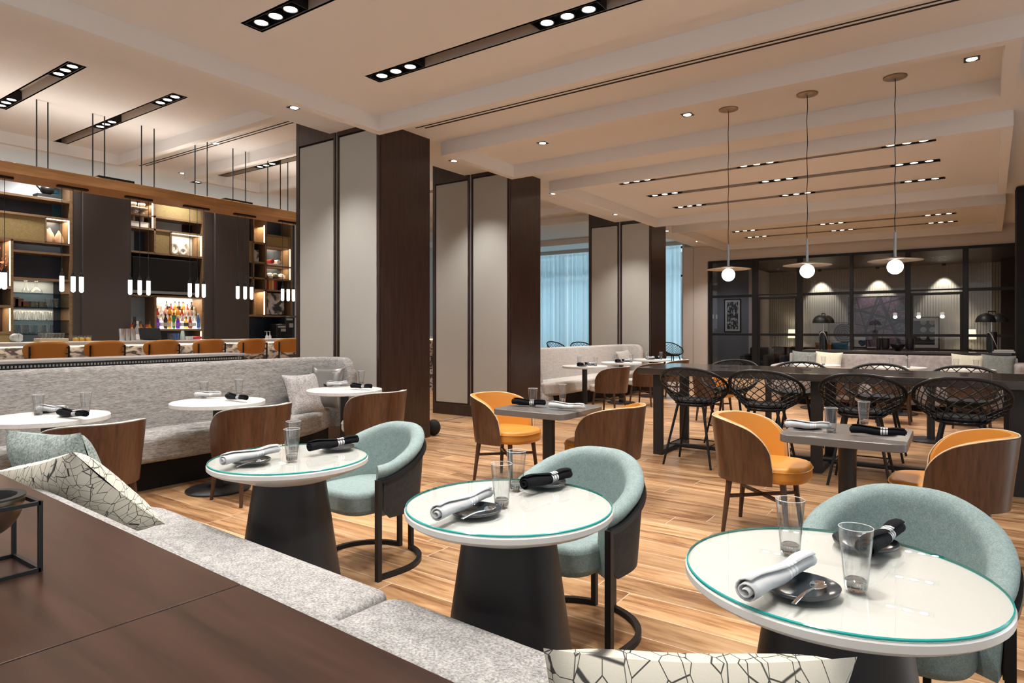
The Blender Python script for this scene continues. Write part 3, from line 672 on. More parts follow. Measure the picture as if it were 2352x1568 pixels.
def mk_square():
    t=thing('square_table','x','table'); h=.315
    M().prism(rrect(-h,-h*1.04,h,h*1.04,.07,8),.69,TZ).build('tabletop',m_grey,t,bevel=.004,ang=30)
    M().lathe([(0,.01),(.048,.01),(.048,.69),(0,.69)],32).build('pole',m_cone,t)
    M().lathe([(0,0),(.15,0),(.15,.012),(.145,.016),(0,.016)],32).build('base',m_cone,t); M().box(-.15,-.15,.678,.15,.15,.69).build('mount_plate',m_black,t); return t
pt_s=Proto(mk_square)
T.update({'s1':(-2.58,4.20,'the left square table'),'s2':(-.53,4.19,'the right square table')})
pt_s.put((T['s1'][0],T['s1'][1],0),0,'grey square table with rounded corners between the two left tan chairs','square grey tables')
pt_s.put((T['s2'][0],T['s2'][1],0),0,'grey square table with rounded corners between the two right tan chairs','square grey tables')
# communal table
t=thing('communal_table','long high dark communal table with steel loop legs under the globe pendants','table')
M().box(-2.80,6.36,.855,.78,7.42,.925).build('tabletop',m_comm,t,bevel=.006)
for x in (-2.62,-1.075,.39):
    m=M(); w_=.05
    m.box(x-w_,6.47,0,x+w_,6.52,.855).box(x-w_,7.26,0,x+w_,7.31,.855).box(x-w_,6.52,0,x+w_,7.26,.05).box(x-w_,6.52,.815,x+w_,7.26,.855)
    m.build('loop_leg',m_cone,t,bevel=.003)
for x in (-2.05,-1.25,-.4): M().lathe([(0,.9255),(.05,.9255),(.052,.928),(0,.929)],28,x,6.95).build('grommet_cap',m_black,t)
M().box(-2.58,6.86,.03,.36,6.92,.07).build('floor_bar',m_cone,t)
# ================================================================ CHAIRS PLACED
g='tan barrel chairs'
pc_or.put((-3.30,4.62,0),R(90),'tan leather barrel chair with walnut shell, left of the left square table',g)
pc_or.put((-2.25,4.52,0),R(-90),'tan leather barrel chair showing its walnut back, right of the left square table',g)
pc_or.put((-1.09,4.46,0),R(90),'tan leather barrel chair seen open from the side, left of the right square table',g)
pc_or.put((-.02,4.47,0),R(-90),'tan leather barrel chair showing its dark back, right of the right square table',g)
g='walnut barrel chairs with cream seats'
for k,l in (('a','walnut backed chair at the left edge table of the long banquette'),('b','walnut backed chair with cream seat at the middle table of the long banquette'),('c','walnut backed chair with cream seat in front of the first pillar')):
    pc_cr.put((-4.57,T[k][1]+(.0 if k!='a' else .05),0),R(-90),l,g)
for px,l in ((1402,'nearest walnut chair of the pale banquette'),(1484,'middle walnut chair of the pale banquette'),(1545,'farthest walnut chair of the pale banquette')):
    y=onX(px,800,-4.47).y; pc_cr.put((-4.47,y,0),R(-90),l+', facing its table',g)
for i,(x,y,rz) in enumerate(((-1.5,10.9,180),(-.75,10.6,180),(.15,10.6,180),(-2.95,9.4,90))):
    pc_or.put((x,y,0),R(rz),'tan chair glimpsed through the lattice stools, %s'%('behind the second stool','behind the third stool','behind the fourth stool','behind the first stool')[i],'tan chairs behind the communal table')
g='teal armchairs'
pc_teal.put((-2.79,2.54,0),A_,'teal armchair with black steel frame at the farthest glass topped table',g)
pc_teal.put((-1.41,2.47,0),A_,'teal armchair with black steel frame at the middle glass topped table',g)
pc_teal.put((-.155,2.42,0),A_,'teal armchair behind the nearest glass topped table',g)
g='black lattice stools on the near side of the communal table'
for i,x in enumerate((-2.15,-1.47,-.68,.02)): pc_stool.put((x,6.26,0),R(180),'black lattice stool on the near side of the communal table, %s from left'%('first','second','third','fourth')[i],g)
g='black lattice stools on the far side of the communal table'
for i,x in enumerate((-2.2,-1.47,-.68,.05)): pc_stool.put((x,7.66,0),0,'black lattice stool on the far side of the communal table, %s from the left'%('first','second','third','fourth')[i],g)
#PART4
# ================================================================ TABLE SETTINGS
def mk_glass():
    t=thing('tumbler','x','drinking glass'); h=.142
    M().lathe([(.0245,.004),(.0285,.05),(.0370,h),(.0357,h),(.0272,.05),(.0238,.02)],28,caps=False).build('glass_wall',m_glass,t)
    M().lathe([(0,0),(.022,0),(.0240,.003),(.0238,.020),(.018,.0245),(0,.0235)],28).build('glass_foot',m_gbase,t)
    M().tube([(.0362*math.cos(2*PI*k/28),.0362*math.sin(2*PI*k/28),h) for k in range(28)],.0011,5,closed=True).build('glass_rim',m_glassrim,t)
    return t
m_glassrim=mat('glass_rim',(.62,.64,.64),.08,spec=.8)
def mk_plate():
    t=thing('side_plate','x','plate'); m=M(); n=44; prof=[(0,.004),(.55,.004),(.85,.009),(.985,.016),(1,.014),(.97,.007),(.6,0),(0,0)]; rings=[]
    for r,z in prof: rings.append([((.083+.003*math.cos(3*a)+.002*math.sin(2*a))*r*math.cos(a),(.083+.003*math.cos(3*a))*r*math.sin(a),z) for a in [2*PI*k/n for k in range(n)]])
    m.loft(rings,True,False,False).build('plate_body',m_plate,t,ang=70)
    M().tube([((.083+.003*math.cos(3*a)+.002*math.sin(2*a))*.993*math.cos(a),(.083+.003*math.cos(3*a))*.993*math.sin(a),.0155) for a in [2*PI*k/n for k in range(n)]],.0011,5,closed=True).build('rim_edge',m_prim,t)
    return t
def mk_napkin(mt):
    def f():
        m=M(); rings=[]; n=30; K=14
        for i in range(K+1):
            u=i/K; x=-.125+.25*u; ring=[]
            sc_=1+.10*math.sin(u*5+1)+.05*math.sin(u*17); off=.003*math.sin(u*9)
            for j in range(n):
                v=j/(n-1); a=v*2*PI*2.15+.9+u*.5; r=(.006+.0195*v)*sc_
                ring.append((x+.012*(1-v)*(1 if u>.5 else -1)*abs(2*u-1),r*math.cos(a)*1.08,0.0235+off+r*math.sin(a)*.92))
            rings.append(ring)
        m.loft(rings,closed=False); o=m.build('rolled_napkin',mt,ang=70,solid=.0032); o['category']='napkin'; return o
    return f
def mk_spoon():
    m=M(); rings=[]
    for i in range(21):
        u=i/20; x=-.085+.17*u
        if u<.68: wd=.0035+.0015*(.68-u); h=.004+.010*math.sin(u*PI/.68)*.5; c=0
        else:
            q=(u-.68)/.32; wd=max(.003,.0185*math.sin(PI*(.08+.92*q)**.8)); h=.004-.002*math.sin(PI*q); c=.006*math.sin(PI*q)
        rings.append([(x,-wd,h+c),(x,0,h-.001),(x,wd,h+c),(x,wd*.9,h+c+.0015),(x,0,h+.001),(x,-wd*.9,h+c+.0015)])
    m.loft(rings); o=m.build('spoon',m_chrome,ang=80); o['category']='spoon'; return o
p_gl=Proto(mk_glass); p_pl=Proto(mk_plate); p_nw=Proto(mk_napkin(m_nw)); p_nb=Proto(mk_napkin(m_nb)); p_sp=Proto(mk_spoon)
def setting(tk,kind,plate,nap,glass,spoon=None,gdesc='',pw=1.0):
    nm=T[tk][2]; col='white' if kind=='w' else 'black striped'
    P=lambda q,z=TZ: onZ(q[0],q[1],z)
    c=P(plate); p_pl.put((c.x,c.y,TZ+.0005),random.random()*6,'slate plate under the %s napkin on %s'%(col,nm),'slate side plates',(pw,pw,1))
    a=P(nap[0],TZ+.035); b=P(nap[1],TZ+.035); mid=(a+b)/2; rz=math.atan2(b.y-a.y,b.x-a.x); ln=min(1.15,max(.8,(b-a).length/.25))
    (p_nw if kind=='w' else p_nb).put((mid.x,mid.y,TZ+.0145),rz,'rolled %s cloth napkin on %s'%(col,nm),'rolled napkins',(ln,1,1))
    g=P(glass); p_gl.put((g.x,g.y,TZ+.0005),0,'clear tumbler %s on %s'%(gdesc,nm),'clear tumblers')
    if spoon:
        a=P(spoon[0],TZ+.02); b=P(spoon[1],TZ+.02); mid=(a+b)/2; p_sp.put((mid.x,mid.y,TZ+.012),math.atan2(b.y-a.y,b.x-a.x),'silver spoon by the %s napkin on %s'%(col,nm),'silver spoons')
setting('t1','w',(578,1062),((503,1060),(645,1030)),(670,1056),((545,1070),(612,1053)),'standing in front')
setting('t1','b',(775,1030),((712,1027),(818,1010)),(674,1033),None,'standing just behind the other')
setting('t2','w',(1092,1178),((1003,1182),(1122,1132)),(1152,1160),((1070,1185),(1132,1163)),'nearer the white napkin')
setting('t2','b',(1252,1113),((1206,1112),(1305,1089)),(1186,1122),None,'nearer the black napkin')
setting('t3','w',(1838,1356),((1712,1362),(1860,1285)),(1966,1352),((1828,1378),(1888,1335)),'at the centre')
setting('t3','b',(1986,1254),((1990,1262),(2062,1212)),(1815,1268),None,'nearer the teal chair')
setting('a','w',(107,946),((90,938),(150,940)),(88,953),None,'left of the white napkin')
setting('a','b',(168,954),((137,946),(197,952)),(197,946),None,'right of the black napkin')
setting('b','w',(474,909),((455,906),(500,905)),(468,914),None,'by the white napkin')
setting('b','b',(544,915),((520,909),(568,915)),(549,907),None,'behind the black napkin')
setting('c','w',(762,884),((752,882),(797,880)),(771,887),None,'by the white napkin')
setting('c','b',(829,889),((808,886),(852,888)),(830,882),None,'behind the black napkin')
setting('s1','b',(1208,928),((1179,922),(1250,926)),(1224,934),None,'by the black napkin')
setting('s1','w',(1303,936),((1264,930),(1341,935)),(1292,922),None,'behind the white napkin')
setting('s2','w',(1853,983),((1806,974),(1905,979)),(1909,993),None,'by the white napkin')
setting('s2','b',(2023,996),((1956,986),(2078,995)),(1984,974),None,'behind the black napkin')
def far_set(tk,order):
    x,y,nm=T[tk]
    for s_,kind in zip((-1,1),order):
        col='white' if kind=='w' else 'black striped'
        p_pl.put((x+.04,y+s_*.17,TZ+.0005),0,'slate plate under the %s napkin on %s'%(col,nm),'slate side plates')
        (p_nw if kind=='w' else p_nb).put((x+.05,y+s_*.17,TZ+.0145),R(80),'rolled %s cloth napkin on %s'%(col,nm),'rolled napkins',(.85,1,1))
        p_gl.put((x+.16*s_*-1+.02,y+s_*.02+.05,TZ+.0005),0,'tumbler on %s, %s'%(nm,'chair side' if s_<0 else 'bench side'),'clear tumblers')
far_set('d','bw'); far_set('e','bw'); far_set('f','wb')
for i,(tx,nm) in enumerate(((-1.95,'the pale table under the left cushions'),(-.75,'the pale table at the middle of the taupe banquette'),(.1,'the pale table under the right cushions'))):
    for s_ in (-1,1): p_gl.put((tx+s_*.12,11.75-.08*s_,TZ+.0005),0,'tumbler on %s, %s of two'%(nm,'left' if s_<0 else 'right'),'clear tumblers')
# ================================================================ CUSHIONS
def cushion(w_,h_,d_,pinch=.10,n=22):
    m=M(); vs_=[];fs=[]
    for s_ in (1,-1):
        o=len(vs_)
        for j in range(n+1):
            for i in range(n+1):
                u=-1+2*i/n; v=-1+2*j/n
                x=w_/2*u*(1-pinch*(1-v*v)); z=h_/2*v*(1-pinch*(1-u*u)); th=d_/2*((1-u**4)*(1-v**4))**.62
                vs_.append((x,s_*-th+.006*math.sin(u*3+v*2)*(1-abs(v))*s_,z))
        for j in range(n):
            for i in range(n):
                q=(o+j*(n+1)+i,o+j*(n+1)+i+1,o+(j+1)*(n+1)+i+1,o+(j+1)*(n+1)+i); fs.append(q if s_>0 else q[::-1])
    return m.add(vs_,fs)
def put_cushion(T_,U,V,d_,material,label,name='cushion',pinch=.08):
    # T_ = one corner, U = vector along the top edge, V = vector down the side
    u=U.normalized(); v=(V-u*V.dot(u)).normalized(); nn=u.cross(v)
    o=cushion(U.length,V.length,d_,pinch).build(name,material,ang=80)
    c=T_+U/2+V/2; o.matrix_world=Matrix(((u.x,nn.x,-v.x,c.x),(u.y,nn.y,-v.y,c.y),(u.z,nn.z,-v.z,c.z),(0,0,0,1)))
    return tag(o,label,'cushion',None)
A=onZ(200,1035,.90); Bc=onZ(350,1205,.545); D=onZ(0,1083,.78); 
put_cushion(A,(D-A)*1.02,Bc-A,.17,m_pline,'cream cushion with a fine black geometric line pattern, leaning at the left of the bench','cushion')
A=onZ(165,995,.93); put_cushion(A+Vector((.0,.02,0)),Vector((-.50,-.09,-.02)),Vector((.03,.16,-.44)),.17,m_pteal,'grey green tweed cushion behind the cream patterned cushion')
A=onZ(1172,1492,.885); D=onZ(1888,1512,.885); put_cushion(A,D-A,Vector((.01,.16,-.42)),.15,m_pline,'cream line patterned cushion cut by the bottom edge of the view')
put_cushion(onX(728,855,-5.72),Vector((.02,-.45,0)),Vector((.17,-.01,-.43)),.15,m_pgrey,'heathered grey square cushion on the long grey banquette')
c=onX(735,845,-5.76); put_cushion(Vector((-5.80,4.50,.93)),Vector((.22,.12,0))*1.5,Vector((.10,-.16,-.44)),.14,m_pcharc,'satin charcoal cushion in the curved corner of the long banquette')
put_cushion(onX(1256,860,-5.6)+Vector((0,0,-.08)),Vector((.02,-.42,0)),Vector((.14,0,-.40)),.15,m_pgrey,'grey cushion half hidden by the middle pillar')
put_cushion(onX(1442,803,-5.74),Vector((.02,-.62,-.02)),Vector((.15,0,-.36)),.14,m_pcream if 0 else m_banq2,'pale grey cushion at the far end of the pale banquette')
yb=12.82
for x,l,mt in ((-2.33,'sage cushion at the left end of the taupe banquette',m_psage),(-1.93,'cream cushion beside the sage one, left on the taupe banquette',m_pcream),(.12,'cream cushion at the right end of the taupe banquette',m_pcream),(.52,'sage green cushion in the right corner of the taupe banquette',m_psage)):
    put_cushion(Vector((x-.22,yb+.02,.93)),Vector((.45,.0,-.02)),Vector((.0,-.16,-.42)),.15,mt,l)
# ================================================================ FOREGROUND BOWL ON A STAND
k0=onZ(94,1312,.80); s_=.155
t=thing('bowl_stand','black cube shaped wire stand holding a bowl, at the left edge of the ledge','stand',(k0.x-.004,k0.y,.80))
m=M(); r=.0042
for x in (-s_,0):
    for y in (-s_,0): m.tube([(x,y,0),(x,y,s_)],r,4,sq=True)
for z in (r,s_-r): m.tube([(-s_,-s_,z),(0,-s_,z)],r,4,sq=True).tube([(-s_,0,z),(0,0,z)],r,4,sq=True).tube([(-s_,-s_,z),(-s_,0,z)],r,4,sq=True).tube([(0,-s_,z),(0,0,z)],r,4,sq=True)
m.build('wire_frame',m_black,t)
b=thing('bowl','dark bronze bowl with a black liner held in the wire stand','bowl',(k0.x-s_/2-.004,k0.y-s_/2,.80+s_))
M().lathe([(.004+.068*math.sin(PI*.5*k/12),-.075+.085*(1-math.cos(PI*.5*k/12))) for k in range(13)],40,caps=False).build('bowl_shell',m_brass,b)
M().lathe([(.074,.010),(.074,.014),(.058,.014),(.056,.008),(.045,-.03),(0,-.045)],40,caps=False).build('liner',m_black,b)
# ================================================================ CONSOLE OBJECTS
def mk_lamp():
    t=thing('table_lamp','x','lamp')
    M().lathe([(0,0),(.072,0),(.072,.34),(.068,.345),(0,.345)],36).build('marble_base',m_blkmarb,t)
    M().lathe([(0,.345),(.010,.345),(.010,.52),(0,.52)],12).build('stem',m_steel,t)
    m=M()
    for s_ in (-1,1):
        m.lathe([(.145*math.sin(PI/2*k/10) if k else 0,.505+.155*math.cos(PI/2*k/10)) for k in range(11)]+[(.139,.507),(0,.60)],32,s_*.095)
    m.build('domed_shade',m_black,t)
    M().tube([(-.055,0,.64),(-.055,0,.685),(.055,0,.685),(.055,0,.64)],.008,6).build('carry_handle',m_black,t)
    M().lathe([(0,.515),(.03,.515),(.03,.53),(0,.53)],16).build('bulb',m_globe,t)
    return t
pl=Proto(mk_lamp)
c=onZ(1864,807,.94); pl.put((c.x,13.35,.94),R(70),'black domed table lamp on a marble cylinder, at the left of the console','marble table lamps')
c=onZ(2278,810,.94); pl.put((onY(2278,790,13.35).x,13.35,.94),R(30),'black domed table lamp on a veined marble cylinder, at the right of the console','marble table lamps')
def mk_vase(h,r_):
    def f():
        t=thing('black_vase','x','vase'); M().lathe([(0,.02),(r_*.6,.022),(r_,.06),(r_,h),(r_-.006,h),(r_-.006,.07),(0,.04)],28).build('vessel',m_black,t)
        M().tube([(-r_-.01,0,h),(-r_-.01,0,0),(r_+.01,0,0),(r_+.01,0,h)],.004,5).build('brass_cradle',m_brass,t); return t
    return f
pv=Proto(mk_vase(.225,.062)); pv2=Proto(mk_vase(.225,.034))
pv2.put((onY(2018,800,13.35).x,13.35,.94),0,'slim black vase, leftmost of the vessels on the console'); pv.put((onY(2034,800,13.35).x,13.35,.94),0,'black vase in a thin cradle, left of the black bowl','black vases')
pv.put((onY(2090,800,13.35).x,13.35,.94),0,'black vase in a thin cradle, right of the black bowl','black vases')
o=M().lathe([(0,.02),(.03,.02),(.085,.05),(.125,.12),(.118,.12),(.08,.06),(0,.035)],36).lathe([(0,0),(.05,0),(.03,.02),(0,.02)],24).build('bowl',m_black,loc=(onY(2062,800,13.35).x,13.35,.94)); tag(o,'wide black bowl between the vases on the console','bowl')
for k,(w_,z) in enumerate(((.30,.94),(.26,.965))):
    o=M().box(-w_/2,-.1,0,w_/2,.1,.022).build('book',mat('book_white%d'%k,(.6,.6,.58),.6),loc=(.62,13.35,z+.001),bevel=.002); tag(o,'pale book at the right end of the console, %s'%('lower one','upper one')[k],'book')
# ================================================================ LOUNGE BEHIND THE GLASS
def framed(name,x0,y0,x1,y1,Y,art,fm,label,mat_w=.05,border=None):
    a=onY(x0,y1,Y); b=onY(x1,y0,Y); a.z=.7515 if abs(a.z-.75)<.13 else a.z; t=thing(name,label,'picture',(a.x,Y,a.z)); W=b.x-a.x; H=b.z-a.z; f=.025
    M().box(0,-.03,0,W,0,f).box(0,-.03,H-f,W,0,H).box(0,-.03,f,f,0,H-f).box(W-f,-.03,f,W,0,H-f).build('frame',fm,t)
    if border: M().box(f,-.012,f,W-f,-.004,H-f).build('mount',border,t)
    M().box(f+mat_w,-.016,f+mat_w,W-f-mat_w,-.013 if border else -.004,H-f-mat_w).build('artwork',art,t); return t
m_art=mat('purple_art',(.1,.08,.12),.6); v=coords(m_art); ss=N(m_art,'ShaderNodeSeparateXYZ'); L(m_art,v,ss.inputs[0]); wv_=noise(m_art,v,1.6,2); fl=None
AW=onY(2086,700,22.597).x-onY(1945,700,22.597).x; AH=onY(1945,676,22.597).z-.7515
for u0,v0,u1,v1,wd in ((0,.24,1,.55,.035),(.14,0,.33,.72,.02),(.53,.03,.28,.8,.03),(.53,.03,.9,1,.045),(.2,.31,1,.07,.03),(.75,0,.57,.9,.018),(.3,.75,1,.47,.035),(.05,.55,.7,.66,.015),(.3,.75,.2,1,.02)):
    ax,az,bx,bz=u0*AW,(1-v0)*AH,u1*AW,(1-v1)*AH; ll=math.hypot(bx-ax,bz-az); nx,nz=(az-bz)/ll,(bx-ax)/ll
    d=math_(m_art,'ABSOLUTE',math_(m_art,'ADD',math_(m_art,'ADD',math_(m_art,'MULTIPLY',ss.outputs[0],nx),math_(m_art,'MULTIPLY',ss.outputs[2],nz)),-(ax*nx+az*nz)))
    q=math_(m_art,'LESS_THAN',d,wd); fl=q if fl is None else math_(m_art,'MAXIMUM',fl,q)
n1=noise(m_art,v,15,6,.8,1.5); n2=noise(m_art,v,1.8,2); pc=mix(m_art,ramp(m_art,n2,[(.4,(0,0,0)),(.6,(1,1,1))]),(.045,.05,.07),(.13,.055,.10)); pc=mix(m_art,ramp(m_art,n1,[(.48,(0,0,0)),(.66,(1,1,1))]),pc,(.26,.25,.30)); setc(m_art,mix(m_art,fl,pc,(.035,.03,.05)))
m_paper=mat('paper',(.55,.54,.51),.8)
def disc_art(name,centres,rad,rings,cd,cl,bg):
    m=mat(name,bg,.7); tc=N(m,'ShaderNodeTexCoord'); s_=N(m,'ShaderNodeSeparateXYZ'); L(m,tc.outputs['Object'],s_.inputs[0]); f=None
    for cx_,cz_ in centres:
        dx=math_(m,'SUBTRACT',s_.outputs[0],cx_); dz=math_(m,'SUBTRACT',s_.outputs[2],cz_)
        d=math_(m,'SQRT',math_(m,'ADD',math_(m,'MULTIPLY',dx,dx),math_(m,'MULTIPLY',dz,dz)))
        q=math_(m,'LESS_THAN',d,rad); f=q if f is None else math_(m,'MAXIMUM',f,q); dl=d
    n_=noise(m,tc.outputs['Object'],9,3); rr=math_(m,'ADD',math_(m,'MULTIPLY',math_(m,'SINE',math_(m,'ADD',math_(m,'MULTIPLY',dl,rings),math_(m,'MULTIPLY',n_,6))),.5),.5) if rings else n_
    setc(m,mix(m,f,bg,mix(m,rr,cd,cl))); return m
framed('framed_artwork',1945,676,2086,791,22.597,m_art,mat('pale_frame',(.6,.6,.57),.5),'large purple and grey abstract painting with crossing dark lines, behind the glass partition',0)
framed('framed_artwork',1903,740,1963,794,22.40,disc_art('ring_print',[(.46,.45)],.32,95,(.03,.03,.03),(.30,.29,.27),(.55,.54,.50)),m_brass,'framed print of a round dark swirl, leaning left of the purple painting',.03)
framed('framed_artwork',1959,771,1991,794,22.30,disc_art('blue_print',[(.22,.17),(.31,.16),(.26,.12)],.07,0,(.01,.03,.08),(.04,.08,.16),(.55,.55,.54)),m_black,'small framed print with a blue shape at the foot of the purple painting',.01)
framed('framed_artwork',2088,727,2158,795,22.40,disc_art('dot_print',[(.36+.22*i,.34+.22*j) for i in range(3) for j in range(3)],.08,0,(.10,.10,.10),(.42,.42,.40),(.02,.02,.02)),m_black,'black framed print with nine grey discs behind the right glass panes',.09,m_paper)
m_strip=mat('strip_print',(.03,.03,.03),.7); nz=noise(m_strip,coords(m_strip,(6,1,3)),3,4); setc(m_strip,ramp(m_strip,nz,[(.52,(.035,.035,.037)),(.56,(.45,.45,.45))]))
framed('framed_artwork',1664,686,1702,762,20.597,m_strip,m_black,'tall framed black and white print behind the leftmost panes',.06,m_paper)
def mk_sl():
    t=thing('lounge_lamp','x','lamp'); M().lathe([(.17,.42),(.19,.14)],28,caps=False).build('lamp_shade',m_shade,t,solid=.003)
    M().lathe([(0,-.15),(.08,-.15),(.08,-.13),(.012,-.12),(.012,.3),(0,.3)],16).build('lamp_base',m_brass,t)
    d=bpy.data.lights.new('light','POINT'); d.energy=7; d.shadow_soft_size=.05; d.color=(1,.8,.55); o=bpy.data.objects.new('light',d); C.objects.link(o); o.parent=t; o.location=(0,0,.28); return t
psl=Proto(mk_sl)
for px,l in ((1824,'lit white shaded lamp at the left end of the lounge sideboard'),(2224,'lit white shaded lamp at the right end of the lounge sideboard')):
    p=onY(px,751,22.25); psl.put((p.x,22.25,.90),0,l,'white shaded lounge lamps')
t=thing('sideboard','long low dark sideboard along the ribbed lounge wall','cabinet'); M().box(-5.0,22.05,.70,.9,22.5,.75).build('top',m_colwood,t); M().box(-4.95,22.1,0,.85,22.48,.70).build('body',m_colwood,t)
for px,col,l in ((1892,(.30,.10,.015),'rust coloured cushion seen through the glass'),(1928,(.01,.09,.16),'deep blue cushion seen through the glass')):
    p=onY(px,797,21.2); o=cushion(.5,.26,.14).build('cushion',mat('lc%d'%px,col,.8)); o.location=(p.x,21.2,.80); tag(o,l,'cushion')
def sofa(x0,x1,y,z,l,col):
    t=thing('lounge_sofa',l,'sofa'); mm=fabric('sofa_%d'%int(-x0*100),col,tuple(c*1.5 for c in col),s=40,b=.2)
    M().box(x0,y,.12,x1,y+.7,.42).build('seat',mm,t,bevel=.05,seg=3); M().box(x0,y+.62,.12,x1,y+.82,z).build('backrest',mm,t,bevel=.06,seg=3); M().box(x0-.12,y,.12,x0+.03,y+.8,.60).build('arm',mm,t,bevel=.05,seg=3); M().box(x1-.03,y,.12,x1+.12,y+.8,.60).build('arm',mm,t,bevel=.05,seg=3)
    for a in (x0,x1): M().box(a-.03,y+.1,0,a+.03,y+.7,.12).build('leg',m_black,t)
sofa(-3.5,-2.2,20.9,.74,'dark sofa with cushions in the lounge behind the glass',(.03,.03,.03)); sofa(-5.05,-4.5,18.9,.80,'dark grey lounge armchair behind the leftmost panes',(.035,.036,.036)); sofa(-3.95,-3.4,18.8,.74,'dark grey lounge armchair behind the second panes',(.03,.03,.03))
for i,px in enumerate((1884,2016,2168)):
    p=onY(px,640,22.4); o=M().lathe([(.05,0),(.05,-.06),(.042,-.06)],20,caps=False).build('wall_washer',m_black,loc=(p.x,22.3,3.22)); tag(o,'small ceiling washer over the ribbed lounge wall, %s of three'%('left','middle','right')[i],'ceiling light','lounge wall washers')
    spot(o,(0,0,-.05),110,66,.5,.02,(R(9),0,0),(1,.92,.78))
spot(None,(-1.5,20.2,3.15),150,140,1,.1); spot(None,(-5.9,19.4,3.15),60,140,1,.1,col=(.8,.88,1))
for i,px in enumerate((1258,1280,1302)): p=onY(px,790,16.5); pc_stool.put((p.x-.5+.5*i,16.5,0),R(150+20*i),'black lattice stool far away before the curtains, %s of three'%('left','middle','right')[i],'lattice stools before the curtains')
p=onY(1545,800,17.2); pc_stool.put((p.x,17.2,0),R(60),'black lattice stool before the narrow strip of curtain')
#PART5
# ================================================================ BAR
XB=-12.0; XD=-12.36
def BY(px): return onX(px,700,XB).y
def BZ(px,py): return onX(px,py,XB).z
t=thing('bar_counter','long stone topped bar counter with a veined marble front','bar counter')
M().box(-9.85,-1,1.125,-9.1,10.4,1.168).build('countertop',m_counter,t,bevel=.004)
M().box(-9.8,-1,0,-9.30,10.4,1.125).build('marble_front',m_veined,t)
M().box(-9.30,-1,1.108,-9.285,10.4,1.122).build('under_counter_led',m_led,t)
d=bpy.data.lights.new('under_counter_light','AREA'); d.shape='RECTANGLE'; d.size=.03; d.size_y=11; d.energy=11; d.color=(1,.86,.66); o=bpy.data.objects.new('under_counter_light',d); C.objects.link(o); o.location=(-9.24,4.7,1.115); o.rotation_euler=(0,R(-20),0); o.parent=t
t=thing('back_counter','dark counter under the back bar shelving','cabinet'); [ (M().box(-12.36,q0+.003,1.04,-11.7,q1-.003,1.08).build('top',m_counter,t), M().box(-12.3,q0+.003,0,-11.75,q1-.003,1.04).build('body',m_colwood,t)) for q0,q1 in ((1.0,BY(167)),(BY(297),BY(468)),(BY(568),9.6))]
t=thing('oak_beam','long suspended oak beam over the bar','hanging beam')
d=bpy.data.lights.new('beam_uplight','AREA'); d.shape='RECTANGLE'; d.size=.3; d.size_y=9.5; d.energy=42; d.color=(1,.93,.84); o=bpy.data.objects.new('beam_uplight',d); C.objects.link(o); o.location=(-9.46,4.6,onX(0,367,-9.2).z+.06); o.rotation_euler=(PI,0,0); o.parent=t
z0=onX(0,393,-9.2).z; z1=onX(0,367,-9.2).z
M().box(-9.73,-.6,z0,-9.2,9.9,z1).build('timber',m_oak,t,bevel=.004)
for px in (84,110,213,240,325,354,448,476,535,564,615,644,661,688):
    y=onX(px,400,-9.45).y; M().tube([(-9.45,y,z1),(-9.45,y,ZB)],.008,6).build('hanger_rod',m_black,t)
for a,b in ((215,297),(505,568)): M().box(-9.66,onX(a,400,-9.45).y,z1,-9.3,onX(b,440,-9.45).y,z1+.05).build('driver_box',m_black,t)
def mk_tube():
    t=thing('tube_pendant','x','pendant light'); g=M(); r=.026
    g.lathe([(0,0)]+[(r*math.sin(PI/2*k/6),r-r*math.cos(PI/2*k/6)) for k in range(1,7)]+[(r,.205),(0,.205)],20).build('glass_tube',m_tube,t)
    M().lathe([(0,.205),(.0258,.205),(.0255,.222),(.012,.26),(.006,.262),(0,.262)],20).build('cap',m_black,t)
    M().tube([(-.028,0,.212),(-.018,0,.285),(0,0,.31),(.018,0,.285),(.028,0,.212)],.003,5).build('bail',m_black,t)
    M().tube([(0,0,.262),(0,0,z0-zt_+.0)],.0035,5).build('cord',m_black,t); return t
zt_=onX(187,672,-9.45).z
pt_=Proto(mk_tube)
grp=[((-22,-4,10),(-40,31)),((142,168,187),(130,202)),((299,321,341),(287,350)),((436,453,468),(421,480)),((546,563,578),(537,587)),((649,662,674),(640,690))]
ords=('first','second','third','fourth','fifth','sixth')
for i,(xs_,cn) in enumerate(grp):
    a=onX(cn[0],430,-9.45).y; b=onX(cn[1],430,-9.45).y
    o=M().box(-9.48,a,z0-.03,-9.42,b,z0).build('pendant_canopy',m_black,bevel=.01); tag(o,'slim black canopy bar under the oak beam, %s from the left'%ords[i],'pendant canopy','pendant canopies over the bar')
    for j,px in enumerate(xs_): pt_.put((-9.45,onX(px,650,-9.45).y,zt_),0,'glowing tube pendant over the bar, %s of the %s trio from the left'%(('left','middle','right')[j],ords[i]),'tube pendants over the bar')
for i,px in enumerate((110,244,374,483,582,662)): pc_bar.put((-8.62,onX(px,800,-8.40).y,0),R(-90),'tan leather bar stool with black posts, %s from the left at the bar'%ords[i],'tan leather bar stools')
